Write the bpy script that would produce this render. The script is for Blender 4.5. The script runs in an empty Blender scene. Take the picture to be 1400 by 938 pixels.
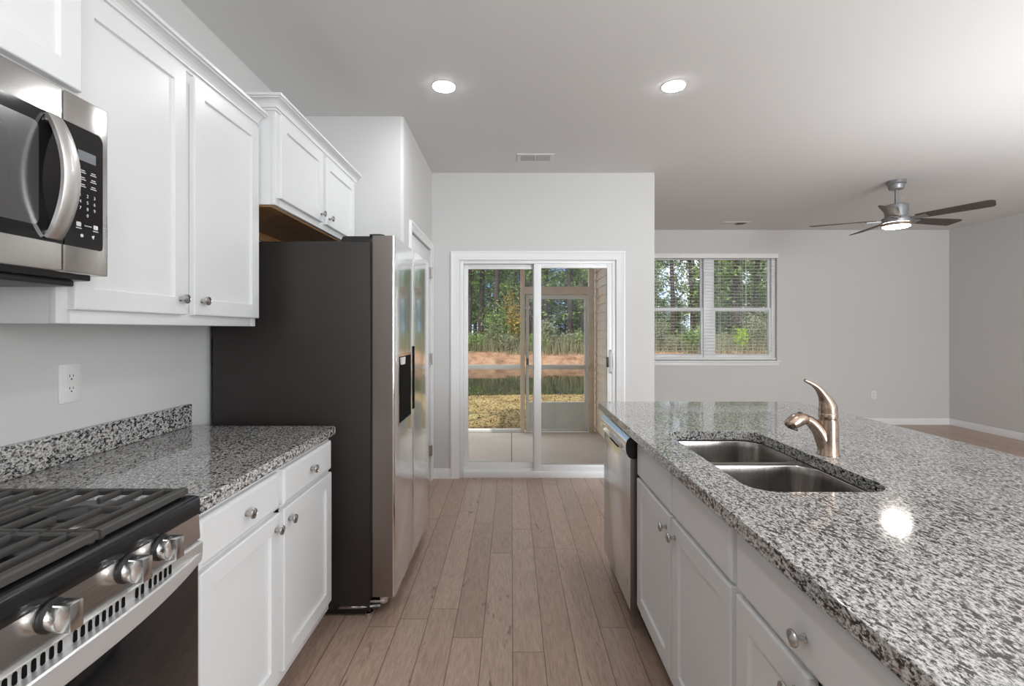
import bpy, bmesh, math, random
from mathutils import Vector, Matrix
random.seed(7)
PI = math.pi
S = bpy.context.scene
COL = S.collection

# ------------------------------------------------------------------ camera
CAMZ = 1.333
cam_d = bpy.data.cameras.new('camera'); cam = bpy.data.objects.new('camera', cam_d); COL.objects.link(cam)
cam.location = (0, 0, CAMZ); cam.rotation_euler = (PI/2, 0, 0)
cam_d.sensor_width = 36; cam_d.lens = 650/1400*36
cam_d.shift_x = 1/1400; cam_d.shift_y = -17.5/1400
cam_d.clip_start = .02; cam_d.clip_end = 400
S.camera = cam
# ------------------------------------------------------------------ look
S.view_settings.view_transform = 'Standard'
S.view_settings.look = 'None'
S.view_settings.exposure = 0.0
S.view_settings.gamma = 1
S.view_settings.use_curve_mapping = False
S.cycles.max_bounces = 12
S.cycles.diffuse_bounces = 7
S.cycles.glossy_bounces = 5
S.cycles.transparent_max_bounces = 16
S.cycles.sample_clamp_indirect = 6
S.cycles.caustics_reflective = False
S.cycles.caustics_refractive = False
# ------------------------------------------------------------------ sky and sun
W = bpy.data.worlds.new('sky'); S.world = W; W.use_nodes = True
wn = W.node_tree.nodes; wl = W.node_tree.links
bgn = wn['Background']
stc = wn.new('ShaderNodeTexCoord'); ssp = wn.new('ShaderNodeSeparateXYZ'); wl.new(stc.outputs['Generated'], ssp.inputs[0])
sr = wn.new('ShaderNodeValToRGB'); se = sr.color_ramp.elements
se[0].position = 0.0; se[0].color = (.27, .40, .60, 1); se[1].position = .10; se[1].color = (.13, .25, .52, 1)
for p_, c_ in ((.26, (.17, .29, .55)), (.50, (.82, .88, .96)), (.75, (.95, .97, 1.0))):
    q_ = se.new(p_); q_.color = (*c_, 1)
wl.new(ssp.outputs[2], sr.inputs[0])
sn = wn.new('ShaderNodeTexNoise'); sn.inputs['Scale'].default_value = 3.5; sn.inputs['Detail'].default_value = 6; wl.new(stc.outputs['Generated'], sn.inputs['Vector'])
cr_ = wn.new('ShaderNodeValToRGB'); cr_.color_ramp.elements[0].position = .52; cr_.color_ramp.elements[1].position = .68; wl.new(sn.outputs[0], cr_.inputs[0])
cm = wn.new('ShaderNodeMix'); cm.data_type = 'RGBA'; wl.new(cr_.outputs[0], cm.inputs[0]); wl.new(sr.outputs[0], cm.inputs[6]); cm.inputs[7].default_value = (.92, .94, .97, 1)
wl.new(cm.outputs[2], bgn.inputs[0]); bgn.inputs[1].default_value = 2.2
sun_d = bpy.data.lights.new('sun', 'SUN'); sun = bpy.data.objects.new('sun', sun_d); COL.objects.link(sun)
sun_d.energy = 4.8; sun_d.angle = math.radians(.6); sun_d.color = (1, .95, .86)
sun.rotation_euler = Vector((.45, .62, -.85)).to_track_quat('-Z', 'Y').to_euler()
# added fill lamps, pointed up so the ceiling brightens kitchen and living room
def area(name, loc, direction, sx, sy, power, col=(1, 1, 1)):
    d = bpy.data.lights.new(name, 'AREA'); d.shape = 'RECTANGLE'; d.size = sx; d.size_y = sy; d.energy = power; d.color = col
    o = bpy.data.objects.new(name, d); COL.objects.link(o); o.location = loc
    o.rotation_euler = Vector(direction).to_track_quat('-Z', 'Z').to_euler()
    return o
area('bounce_kitchen', (1.0, -1.0, 1.45), (0, 0, 1), 2.6, 2.2, 62, (.90, .962, 1))
area('bounce_living', (4.1, 1.4, 1.45), (0, 0, 1), 3.6, 3.6, 80, (.90, .962, 1))
# added fill lamp in front of the windowless rear wall, right of the camera
area('rear_fill', (3.62, -2.52, 1.5), (0, 1, 0), 1.9, 1.7, 240, (.90, .962, 1))
CAN_EMIT = 150.0
FAN_EMIT = 45.0

# ------------------------------------------------------------------ material helpers
def newmat(name):
    m = bpy.data.materials.new(name); m.use_nodes = True
    return m, m.node_tree.nodes, m.node_tree.links, m.node_tree.nodes['Principled BSDF']
def mat(name, c, rough=.5, metal=0, spec=.5, coat=0, emit=None, es=0, noise=0, nscale=20, bump=0, bscale=200):
    m, n, l, p = newmat(name)
    p.inputs['Base Color'].default_value = (*c, 1)
    p.inputs['Roughness'].default_value = rough
    p.inputs['Metallic'].default_value = metal
    p.inputs['Specular IOR Level'].default_value = spec
    if coat: p.inputs['Coat Weight'].default_value = coat; p.inputs['Coat Roughness'].default_value = .05
    if emit: p.inputs['Emission Color'].default_value = (*emit, 1); p.inputs['Emission Strength'].default_value = es
    if noise or bump:
        tc = n.new('ShaderNodeTexCoord')
    if noise:
        t = n.new('ShaderNodeTexNoise'); t.inputs['Scale'].default_value = nscale; t.inputs['Detail'].default_value = 5
        l.new(tc.outputs['Object'], t.inputs['Vector'])
        r = n.new('ShaderNodeValToRGB')
        r.color_ramp.elements[0].position = .3; r.color_ramp.elements[1].position = .7
        r.color_ramp.elements[0].color = (*[max(0, v*(1-noise)) for v in c], 1)
        r.color_ramp.elements[1].color = (*[min(1, v*(1+noise)) for v in c], 1)
        l.new(t.outputs[0], r.inputs[0]); l.new(r.outputs[0], p.inputs['Base Color'])
    if bump:
        t2 = n.new('ShaderNodeTexNoise'); t2.inputs['Scale'].default_value = bscale; t2.inputs['Detail'].default_value = 3
        l.new(tc.outputs['Object'], t2.inputs['Vector'])
        b = n.new('ShaderNodeBump'); b.inputs['Strength'].default_value = bump; b.inputs['Distance'].default_value = .002
        l.new(t2.outputs[0], b.inputs['Height']); l.new(b.outputs[0], p.inputs['Normal'])
    return m
def brushed(name, c, rough, stretch, var=.10, bump=.03):
    m, n, l, p = newmat(name)
    p.inputs['Metallic'].default_value = 1
    tc = n.new('ShaderNodeTexCoord'); mp = n.new('ShaderNodeMapping'); mp.inputs['Scale'].default_value = stretch
    t = n.new('ShaderNodeTexNoise'); t.inputs['Scale'].default_value = 1; t.inputs['Detail'].default_value = 3
    l.new(tc.outputs['Object'], mp.inputs[0]); l.new(mp.outputs[0], t.inputs['Vector'])
    r = n.new('ShaderNodeMapRange'); r.inputs['To Min'].default_value = rough*.75; r.inputs['To Max'].default_value = rough*1.25
    l.new(t.outputs[0], r.inputs[0]); l.new(r.outputs[0], p.inputs['Roughness'])
    cr = n.new('ShaderNodeValToRGB')
    cr.color_ramp.elements[0].color = (*[v*(1-var) for v in c], 1); cr.color_ramp.elements[1].color = (*[min(1, v*(1+var)) for v in c], 1)
    l.new(t.outputs[0], cr.inputs[0]); l.new(cr.outputs[0], p.inputs['Base Color'])
    b = n.new('ShaderNodeBump'); b.inputs['Strength'].default_value = bump; b.inputs['Distance'].default_value = .001
    l.new(t.outputs[0], b.inputs['Height']); l.new(b.outputs[0], p.inputs['Normal'])
    return m
def math_node(n, l, op, a, b=None):
    q = n.new('ShaderNodeMath'); q.operation = op
    for i, v in enumerate((a, b)):
        if v is None: continue
        if isinstance(v, (int, float)): q.inputs[i].default_value = v
        else: l.new(v, q.inputs[i])
    return q.outputs[0]
def ramp(n, l, src, stops, interp='LINEAR'):
    r = n.new('ShaderNodeValToRGB'); r.color_ramp.interpolation = interp
    e = r.color_ramp.elements
    while len(e) < len(stops): e.new(.5)
    for i, (p_, c) in enumerate(stops): e[i].position = p_; e[i].color = (*c, 1)
    l.new(src, r.inputs[0]); return r.outputs[0]
def mixc(n, l, fac, a, b, blend='MIX'):
    q = n.new('ShaderNodeMix'); q.data_type = 'RGBA'; q.blend_type = blend
    for s, v in ((q.inputs[0], fac), (q.inputs[6], a), (q.inputs[7], b)):
        if isinstance(v, (int, float)): s.default_value = v
        elif isinstance(v, tuple): s.default_value = (*v, 1)
        else: l.new(v, s)
    return q.outputs[2]

def granite_mat():
    m, n, l, p = newmat('speckled_granite')
    tc = n.new('ShaderNodeTexCoord'); mp = n.new('ShaderNodeMapping')
    mp.inputs['Rotation'].default_value = (.35, .5, .6); mp.inputs['Scale'].default_value = (1.5, .8, 1.2)
    l.new(tc.outputs['Object'], mp.inputs[0])
    def noise(sc, det, rough=.6, off=0):
        t = n.new('ShaderNodeTexNoise'); t.noise_dimensions = '4D'; t.inputs['W'].default_value = off
        t.inputs['Scale'].default_value = sc; t.inputs['Detail'].default_value = det; t.inputs['Roughness'].default_value = rough
        l.new(mp.outputs[0], t.inputs['Vector']); return t.outputs[0]
    big = noise(5, 3, .6, 3); mid = noise(88, 4, .7, 0); fine = noise(150, 3, .65, 9); br = noise(70, 3, .6, 17)
    base = ramp(n, l, fine, [(.36, (.10, .098, .096)), (.455, (.30, .290, .280)), (.55, (.60, .585, .57))])
    brown = ramp(n, l, br, [(.57, (0, 0, 0)), (.66, (1, 1, 1))])
    brown_f = math_node(n, l, 'MULTIPLY', brown, math_node(n, l, 'MULTIPLY', big, 1.0))
    c1 = mixc(n, l, brown_f, base, (.24, .165, .13))
    shift = math_node(n, l, 'ADD', mid, math_node(n, l, 'MULTIPLY', math_node(n, l, 'SUBTRACT', big, .5), -.12))
    dark = ramp(n, l, shift, [(.445, (1, 1, 1)), (.48, (0, 0, 0))])
    c2 = mixc(n, l, dark, c1, (.014, .0135, .014))
    grey = ramp(n, l, noise(130, 3, .65, 31), [(.36, (1, 1, 1)), (.43, (0, 0, 0))])
    c3 = mixc(n, l, math_node(n, l, 'MULTIPLY', grey, .75), c2, (.10, .098, .098))
    l.new(c3, p.inputs['Base Color'])
    p.inputs['Roughness'].default_value = .09; p.inputs['Specular IOR Level'].default_value = .6
    p.inputs['Coat Weight'].default_value = .4; p.inputs['Coat Roughness'].default_value = .03
    return m
def floor_mat():
    m, n, l, p = newmat('oak_planks')
    tc = n.new('ShaderNodeTexCoord'); sp = n.new('ShaderNodeSeparateXYZ'); l.new(tc.outputs['Object'], sp.inputs[0])
    x = math_node(n, l, 'DIVIDE', math_node(n, l, 'SUBTRACT', sp.outputs[0], .006), .130)
    row = math_node(n, l, 'FLOOR', x); fx = math_node(n, l, 'FRACT', x)
    wn1 = n.new('ShaderNodeTexWhiteNoise'); wn1.noise_dimensions = '1D'; l.new(row, wn1.inputs['W'])
    y = math_node(n, l, 'DIVIDE', math_node(n, l, 'ADD', sp.outputs[1], math_node(n, l, 'MULTIPLY', wn1.outputs[0], 5.0)), 1.22)
    iy = math_node(n, l, 'FLOOR', y); fy = math_node(n, l, 'FRACT', y)
    cb = n.new('ShaderNodeCombineXYZ'); l.new(row, cb.inputs[0]); l.new(iy, cb.inputs[1])
    wn2 = n.new('ShaderNodeTexWhiteNoise'); wn2.noise_dimensions = '3D'; l.new(cb.outputs[0], wn2.inputs['Vector'])
    cv = n.new('ShaderNodeCombineXYZ')
    l.new(math_node(n, l, 'MULTIPLY', sp.outputs[0], 1.0), cv.inputs[0])
    l.new(math_node(n, l, 'MULTIPLY', sp.outputs[1], .09), cv.inputs[1])
    l.new(math_node(n, l, 'MULTIPLY', wn2.outputs[0], 37.0), cv.inputs[2])
    def noise(vec, sc, det, rg=.6, dist=0):
        t = n.new('ShaderNodeTexNoise'); t.inputs['Scale'].default_value = sc; t.inputs['Detail'].default_value = det
        t.inputs['Roughness'].default_value = rg; t.inputs['Distortion'].default_value = dist
        l.new(vec, t.inputs['Vector']); return t.outputs[0]
    cv2 = n.new('ShaderNodeCombineXYZ')
    l.new(sp.outputs[0], cv2.inputs[0]); l.new(math_node(n, l, 'MULTIPLY', sp.outputs[1], .22), cv2.inputs[1])
    l.new(math_node(n, l, 'MULTIPLY', wn2.outputs[0], 53.0), cv2.inputs[2])
    g1 = noise(cv2.outputs[0], 9, 4, .55, 1.2)
    rings = math_node(n, l, 'FRACT', math_node(n, l, 'MULTIPLY', g1, 9.0))
    rings = math_node(n, l, 'ABSOLUTE', math_node(n, l, 'SUBTRACT', rings, .5))
    fineg = noise(cv.outputs[0], 130, 4, .7)
    knots = noise(cv2.outputs[0], 22, 3, .7, .6)
    plank = ramp(n, l, wn2.outputs[0], [(0, (.410, .285, .220)), (.35, (.460, .322, .250)), (.7, (.515, .365, .287)), (1, (.470, .343, .275))])
    c = mixc(n, l, math_node(n, l, 'MULTIPLY', rings, .42), plank, (.235, .150, .110))
    fg = ramp(n, l, fineg, [(.35, (.62, .60, .58)), (.6, (1.08, 1.08, 1.08))])
    c = mixc(n, l, .55, c, fg, 'MULTIPLY')
    kn = ramp(n, l, knots, [(.28, (1, 1, 1)), (.36, (0, 0, 0))])
    c = mixc(n, l, math_node(n, l, 'MULTIPLY', kn, .65), c, (.055, .034, .024))
    ex = math_node(n, l, 'MINIMUM', fx, math_node(n, l, 'SUBTRACT', 1, fx))
    ey = math_node(n, l, 'MULTIPLY', math_node(n, l, 'MINIMUM', fy, math_node(n, l, 'SUBTRACT', 1, fy)), 9.4)
    ed = math_node(n, l, 'MINIMUM', ex, ey)
    seam = ramp(n, l, ed, [(.006, (1, 1, 1)), (.018, (0, 0, 0))])
    c = mixc(n, l, math_node(n, l, 'MULTIPLY', seam, .8), c, (.03, .019, .014))
    l.new(c, p.inputs['Base Color'])
    rr = n.new('ShaderNodeMapRange'); rr.inputs['To Min'].default_value = .26; rr.inputs['To Max'].default_value = .42
    l.new(fineg, rr.inputs[0]); l.new(rr.outputs[0], p.inputs['Roughness'])
    p.inputs['Specular IOR Level'].default_value = .5
    b = n.new('ShaderNodeBump'); b.inputs['Strength'].default_value = .25; b.inputs['Distance'].default_value = .0015
    hh = math_node(n, l, 'SUBTRACT', math_node(n, l, 'MULTIPLY', fineg, .4), seam)
    l.new(hh, b.inputs['Height']); l.new(b.outputs[0], p.inputs['Normal'])
    return m
def glass_mat(name='clear_pane', tint=(.97, .985, .975), refl=1.0):
    m, n, l, p = newmat(name); n.remove(p)
    tr = n.new('ShaderNodeBsdfTransparent'); tr.inputs[0].default_value = (*tint, 1)
    gl = n.new('ShaderNodeBsdfGlossy'); gl.inputs['Roughness'].default_value = 0.0; gl.inputs[0].default_value = (1, 1, 1, 1)
    fr = n.new('ShaderNodeFresnel'); fr.inputs[0].default_value = 1.45
    mx = n.new('ShaderNodeMixShader'); l.new(math_node(n, l, 'MULTIPLY', fr.outputs[0], refl), mx.inputs[0])
    l.new(tr.outputs[0], mx.inputs[1]); l.new(gl.outputs[0], mx.inputs[2])
    l.new(mx.outputs[0], n['Material Output'].inputs[0]); return m
def leaf_mat(name, cols, trans=.35):
    m, n, l, p = newmat(name); n.remove(p)
    g = n.new('ShaderNodeNewGeometry'); oi = n.new('ShaderNodeObjectInfo')
    t = n.new('ShaderNodeTexNoise'); t.inputs['Scale'].default_value = 1.3; t.inputs['Detail'].default_value = 4
    l.new(g.outputs['Position'], t.inputs['Vector'])
    f = math_node(n, l, 'ADD', math_node(n, l, 'MULTIPLY', g.outputs['Random Per Island'], .55), math_node(n, l, 'MULTIPLY', t.outputs[0], .45))
    c = ramp(n, l, f, [(.15+.7*i/(len(cols)-1), cc) for i, cc in enumerate(cols)])
    d = n.new('ShaderNodeBsdfDiffuse'); tl = n.new('ShaderNodeBsdfTranslucent')
    l.new(c, d.inputs[0]); l.new(c, tl.inputs[0])
    mx = n.new('ShaderNodeMixShader'); mx.inputs[0].default_value = trans
    l.new(d.outputs[0], mx.inputs[1]); l.new(tl.outputs[0], mx.inputs[2]); l.new(mx.outputs[0], n['Material Output'].inputs[0])
    return m
def patch_mat(name, stops, scale, rough=.95, bump=.4, fine=14.0, bd=.03):
    m, n, l, p = newmat(name)
    tc = n.new('ShaderNodeTexCoord')
    t = n.new('ShaderNodeTexNoise'); t.inputs['Scale'].default_value = scale; t.inputs['Detail'].default_value = 8; t.inputs['Roughness'].default_value = .7
    l.new(tc.outputs['Object'], t.inputs['Vector'])
    t2 = n.new('ShaderNodeTexNoise'); t2.inputs['Scale'].default_value = scale*fine; t2.inputs['Detail'].default_value = 4
    l.new(tc.outputs['Object'], t2.inputs['Vector'])
    f = math_node(n, l, 'ADD', math_node(n, l, 'MULTIPLY', t.outputs[0], .6), math_node(n, l, 'MULTIPLY', t2.outputs[0], .4))
    l.new(ramp(n, l, f, stops), p.inputs['Base Color'])
    p.inputs['Roughness'].default_value = rough; p.inputs['Specular IOR Level'].default_value = .2
    b = n.new('ShaderNodeBump'); b.inputs['Strength'].default_value = bump; b.inputs['Distance'].default_value = bd
    l.new(f, b.inputs['Height']); l.new(b.outputs[0], p.inputs['Normal'])
    return m

M = {}
M['wall'] = mat('grey_wall_paint', (.60, .598, .592), .75, bump=.05, bscale=350)
M['ceil'] = mat('ceiling_paint', (.66, .657, .65), .85, bump=.05, bscale=300)
M['cab'] = mat('white_cabinet_lacquer', (.70, .705, .71), .32)
M['trim'] = mat('white_trim_paint', (.78, .785, .79), .35)
M['vinyl'] = mat('white_vinyl', (.80, .81, .815), .35)
M['plastic'] = mat('white_plastic', (.74, .735, .725), .35)
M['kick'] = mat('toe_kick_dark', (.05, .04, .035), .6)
M['underside'] = mat('raw_maple_underside', (.33, .17, .065), .55, noise=.25, nscale=14)
M['granite'] = granite_mat()
M['floor'] = floor_mat()
M['steel_h'] = brushed('brushed_steel', (.60, .585, .565), .22, (6, 6, 400))
M['steel_v'] = brushed('brushed_steel_upright', (.60, .60, .60), .20, (300, 300, 4))
M['steel_door'] = brushed('fridge_door_steel', (.90, .905, .91), .13, (300, 300, 3), var=.04, bump=.012)
M['steel_dw'] = brushed('dishwasher_steel', (.82, .825, .83), .20, (300, 300, 3), var=.05, bump=.015)
M['steel_edge'] = brushed('fridge_door_edge_steel', (.27, .24, .225), .38, (260, 260, 3), var=.06)
M['steel_sink'] = brushed('sink_steel', (.41, .385, .365), .24, (120, 120, 2), var=.05, bump=.004)
M['fridge_side'] = mat('charcoal_fridge_paint', (.028, .024, .022), .42, spec=.4, bump=.08, bscale=500)
M['nickel'] = mat('satin_nickel', (.52, .51, .50), .25, 1)
M['bronze'] = brushed('brushed_bronze_nickel', (.40, .305, .24), .24, (90, 90, 90), var=.06)
M['chrome'] = mat('chrome', (.75, .75, .76), .08, 1)
M['steel_trim'] = mat('pale_trim_steel', (.72, .715, .70), .42, .8)
M['knobsteel'] = mat('knob_steel', (.66, .65, .64), .2, 1)
M['blackglass'] = mat('black_glass', (.008, .008, .009), .06, spec=.6)
M['ovenglass'] = mat('oven_door_glass', (.010, .010, .011), .05, spec=.5)
M['blackplastic'] = mat('black_plastic', (.012, .012, .013), .4)
M['enamel'] = mat('black_enamel', (.012, .012, .013), .14)
M['iron'] = mat('cast_iron', (.060, .056, .053), .48, spec=.5, bump=.2, bscale=600)
M['burnercap'] = mat('burner_cap_enamel', (.018, .018, .018), .35)
M['burneralu'] = mat('burner_aluminium', (.35, .33, .31), .4, 1)
M['mwwindow'] = mat('microwave_window_grey', (.16, .16, .165), .16, .7)
M['mesh'] = mat('microwave_mesh_grey', (.10, .10, .105), .3, .5)
M['display'] = mat('grey_display', (.19, .20, .21), .2)
M['ink'] = mat('white_print', (.62, .62, .62), .5)
M['darkink'] = mat('dark_print', (.16, .155, .15), .5)
M['slotdark'] = mat('dark_slot', (.004, .004, .004), .7, spec=.08)
M['lens'] = mat('led_lens', (.9, .9, .9), .5, emit=(.97, .99, 1), es=CAN_EMIT)
M['fanlens'] = mat('fan_light_lens', (.9, .9, .9), .5, emit=(1, .93, .84), es=FAN_EMIT)
M['fangrey'] = mat('brushed_nickel_grey', (.26, .265, .275), .4, .6)
M['fanblade'] = mat('dark_wood_blade', (.060, .046, .040), .55, noise=.3, nscale=30)
M['ventmetal'] = mat('white_vent_metal', (.68, .67, .66), .45)
M['pane'] = glass_mat()
M['slat'] = mat('white_blind_slat', (.82, .82, .81), .5)
M['concrete'] = patch_mat('concrete_slab', [(.3, (.50, .44, .395)), (.5, (.59, .52, .47)), (.7, (.66, .59, .54))], 1.3, .85, .15, 30, .01)
M['joint'] = mat('dark_joint', (.05, .045, .04), .9)
M['siding'] = mat('tan_vinyl_siding', (.74, .58, .41), .55, noise=.05, nscale=30)
M['porchwood'] = mat('tan_painted_wood', (.64, .53, .41), .6, noise=.08, nscale=12)
M['screenframe'] = mat('pale_aluminium', (.70, .71, .69), .45, .1)
M['kickpanel'] = mat('pale_green_grey_panel', (.60, .65, .62), .4, noise=.05, nscale=6)
M['lawn'] = patch_mat('dry_lawn', [(.34, (.075, .05, .025)), (.45, (.19, .13, .06)), (.54, (.29, .22, .095)), (.66, (.36, .30, .15))], 1.6, .95, .8, 22, .06)
M['straw'] = patch_mat('red_pine_straw_bank', [(.36, (.075, .042, .026)), (.46, (.21, .115, .07)), (.54, (.33, .19, .12)), (.64, (.33, .27, .15))], 1.8, .95, .6, 18, .08)
M['woodfloor'] = patch_mat('woodland_litter', [(.3, (.035, .03, .018)), (.5, (.085, .075, .04)), (.7, (.14, .12, .06))], .5, .95, .6, 12, .1)
M['bark'] = patch_mat('pine_bark', [(.3, (.018, .014, .012)), (.5, (.055, .042, .036)), (.7, (.11, .085, .07))], 3.0, .95, .9, 6, .05)
M['bed'] = mat('pond_mud', (.03, .028, .018), .9)
M['needle'] = leaf_mat('pine_needles', [(.055, .095, .032), (.14, .21, .066), (.27, .35, .12), (.38, .45, .19)])
M['leaf_mid'] = leaf_mat('thicket_leaves', [(.055, .10, .030), (.15, .24, .07), (.29, .38, .13), (.40, .46, .19)])
M['leaf_sage'] = leaf_mat('sage_leaves', [(.12, .13, .075), (.26, .28, .16), (.38, .39, .25), (.45, .42, .29)])
M['leaf_lime'] = leaf_mat('lime_leaves', [(.26, .40, .03), (.45, .62, .06), (.60, .75, .12)], .45)
M['leaf_gold'] = leaf_mat('golden_leaves', [(.25, .17, .04), (.42, .30, .07), (.50, .38, .12)])
M['reed'] = leaf_mat('dry_reeds', [(.18, .17, .10), (.34, .32, .19), (.46, .42, .27)])
M['litter'] = leaf_mat('fallen_leaves', [(.05, .03, .016), (.12, .07, .03), (.27, .19, .075), (.38, .31, .14)], .05)

# ------------------------------------------------------------------ geometry helpers
def add_box(bm, x0, x1, y0, y1, z0, z1, bev=0, seg=2):
    r = bmesh.ops.create_cube(bm, size=1)
    vs = r['verts']
    for v in vs:
        v.co = Vector((x0+(v.co.x+.5)*(x1-x0), y0+(v.co.y+.5)*(y1-y0), z0+(v.co.z+.5)*(z1-z0)))
    if bev:
        es = list({e for v in vs for e in v.link_edges})
        bmesh.ops.bevel(bm, geom=es, offset=bev, segments=seg, affect='EDGES', profile=.5)
    return bm
def loft(bm, loops, close_loop=True, cap0=False, cap1=False):
    rings = [[bm.verts.new(p) for p in lp] for lp in loops]
    n = len(rings[0])
    for a, b in zip(rings, rings[1:]):
        for i in range(n if close_loop else n-1):
            j = (i+1) % n
            try: bm.faces.new((a[i], a[j], b[j], b[i]))
            except ValueError: pass
    if cap0: bm.faces.new(rings[0][::-1])
    if cap1: bm.faces.new(rings[-1])
    return rings
def ring_pts(c, ax, r, n=20, r2=None):
    ax = Vector(ax).normalized()
    u = ax.orthogonal().normalized() if abs(ax.z) < .99 else Vector((1, 0, 0))
    v = ax.cross(u)
    r2 = r if r2 is None else r2
    return [Vector(c)+u*math.cos(2*PI*i/n)*r+v*math.sin(2*PI*i/n)*r2 for i in range(n)]
def add_lathe(bm, base, ax, prof, n=24, cap=True):
    ax = Vector(ax).normalized()
    loft(bm, [ring_pts(Vector(base)+ax*h, ax, max(r, .0002), n) for r, h in prof], cap0=cap, cap1=cap)
def add_tube(bm, pts, rad, n=12, flat=1.0, side=None):
    pts = [Vector(p) for p in pts]; loops = []
    if not isinstance(rad, (list, tuple)): rad = [rad]*len(pts)
    prev = None
    for i, p in enumerate(pts):
        t = (pts[min(i+1, len(pts)-1)]-pts[max(i-1, 0)]).normalized()
        if side is not None:
            u = Vector(side)
            u = (u-t*u.dot(t)).normalized()
        elif prev is None:
            u = t.orthogonal().normalized()
        else:
            u = (prev-t*prev.dot(t)).normalized()
        prev = u; v = t.cross(u)
        r = rad[i]
        loops.append([p+u*math.cos(2*PI*k/n)*r+v*math.sin(2*PI*k/n)*r*flat for k in range(n)])
    loft(bm, loops, cap0=True, cap1=True)
def spline(pts, k=6):
    P = [Vector(p) for p in pts]; P = [2*P[0]-P[1]]+P+[2*P[-1]-P[-2]]; out = []
    for i in range(1, len(P)-2):
        for s in range(k):
            t = s/k; a, b, c, d = P[i-1], P[i], P[i+1], P[i+2]
            out.append(.5*((2*b)+(c-a)*t+(2*a-5*b+4*c-d)*t*t+(3*b-a-3*c+d)*t**3))
    out.append(P[-2]); return out
def lerp_list(vals, k):
    out = []
    for a, b in zip(vals, vals[1:]):
        out += [a+(b-a)*s/k for s in range(k)]
    return out+[vals[-1]]
def add_prism(bm, poly, axis, a, b):
    def P(u, v, w):
        return {'x': (w, u, v), 'y': (u, w, v), 'z': (u, v, w)}[axis]
    loft(bm, [[P(u, v, a) for u, v in poly], [P(u, v, b) for u, v in poly]], cap0=True, cap1=True)
def rrect(x0, x1, y0, y1, r, k=6):
    out = []
    for cx, cy, a0 in ((x1-r, y1-r, 0), (x0+r, y1-r, PI/2), (x0+r, y0+r, PI), (x1-r, y0+r, 1.5*PI)):
        for i in range(k+1):
            a = a0+PI/2*i/k; out.append((cx+r*math.cos(a), cy+r*math.sin(a)))
    return out
def plate_with_holes(bm, outer, holes, z0, z1):
    """solid slab: outer loop, hole loops (xy lists)"""
    for z in (z0, z1):
        es = []
        for lp in [outer]+holes:
            vs = [bm.verts.new((x, y, z)) for x, y in lp]
            es += [bm.edges.new((vs[i], vs[(i+1) % len(vs)])) for i in range(len(vs))]
        bmesh.ops.triangle_fill(bm, use_beauty=True, use_dissolve=False, edges=es)
    for lp in [outer]+holes:
        loft(bm, [[(x, y, z0) for x, y in lp], [(x, y, z1) for x, y in lp]])
    bmesh.ops.remove_doubles(bm, verts=bm.verts[:], dist=1e-5)
def offset_of(o):
    v = Vector((0, 0, 0))
    while o is not None: v += o.location; o = o.parent
    return v
def obj(name, bm, m, parent=None, smooth=True, bevel=0):
    me = bpy.data.meshes.new(name)
    if parent is not None:
        bmesh.ops.translate(bm, verts=bm.verts[:], vec=-offset_of(parent))
    bmesh.ops.recalc_face_normals(bm, faces=bm.faces[:])
    bm.to_mesh(me); bm.free()
    ms = m if isinstance(m, (list, tuple)) else [m]
    for q in ms: me.materials.append(q)
    o = bpy.data.objects.new(name, me); COL.objects.link(o)
    if parent is not None: o.parent = parent
    if smooth:
        me.polygons.foreach_set('use_smooth', [True]*len(me.polygons))
        me.set_sharp_from_angle(angle=math.radians(35))
    if bevel:
        b = o.modifiers.new('edge', 'BEVEL'); b.width = bevel; b.segments = 3; b.limit_method = 'ANGLE'; b.angle_limit = math.radians(50)
    return o
def BM(): return bmesh.new()
def tag(o, label=None, cat=None, group=None, kind=None):
    if label: o['label'] = label
    if cat: o['category'] = cat
    if group: o['group'] = group
    if kind: o['kind'] = kind
    return o
def thing(name, label, cat, loc=(0, 0, 0), group=None):
    o = bpy.data.objects.new(name, None); COL.objects.link(o); o.location = loc; o.empty_display_size = .1
    return tag(o, label, cat, group)
def struct(name, bm, m, parent=None, **k):
    o = obj(name, bm, m, parent, **k)
    if parent is None: o['kind'] = 'structure'
    return o
def sbox(name, m, *b, parent=None, bev=0):
    return struct(name, add_box(BM(), *b, bev=bev), m, parent)
def pbox(name, m, parent, *b, bev=0):
    return obj(name, add_box(BM(), *b, bev=bev), m, parent)
def copy_tree(o, parent=None):
    c = o.copy(); COL.objects.link(c)
    if parent is not None: c.parent = parent
    for ch in [q for q in bpy.data.objects if q.parent == o]: copy_tree(ch, c)
    return c
def text_bm(txt, size, origin, u, v, depth=.0004):
    """flat lettering: text x along u, y along v, centred on origin"""
    cu = bpy.data.curves.new('t', 'FONT'); cu.body = txt; cu.size = size; cu.align_x = 'CENTER'; cu.align_y = 'CENTER'; cu.extrude = depth
    cu.resolution_u = 3
    ob = bpy.data.objects.new('t', cu); COL.objects.link(ob)
    dg = bpy.context.evaluated_depsgraph_get(); me = ob.evaluated_get(dg).to_mesh()
    bm = BM(); bm.from_mesh(me)
    u = Vector(u); v = Vector(v); w = u.cross(v)
    for q in bm.verts: q.co = Vector(origin)+u*q.co.x+v*q.co.y+w*q.co.z
    ob.evaluated_get(dg).to_mesh_clear(); bpy.data.objects.remove(ob); bpy.data.curves.remove(cu)
    return bm
def join(bm, other):
    me = bpy.data.meshes.new('tmp'); other.to_mesh(me); other.free(); bm.from_mesh(me); bpy.data.meshes.remove(me); return bm

# ------------------------------------------------------------------ room shell
H = 2.75
XL, XR = -1.42, 6.19          # left wall, right wall
YK, YW, YB = 4.282, 6.72, -2.6  # slider wall, window wall, rear wall
sbox('floor', M['floor'], -1.60, 6.40, -2.75, 6.9, -.12, 0)
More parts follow.
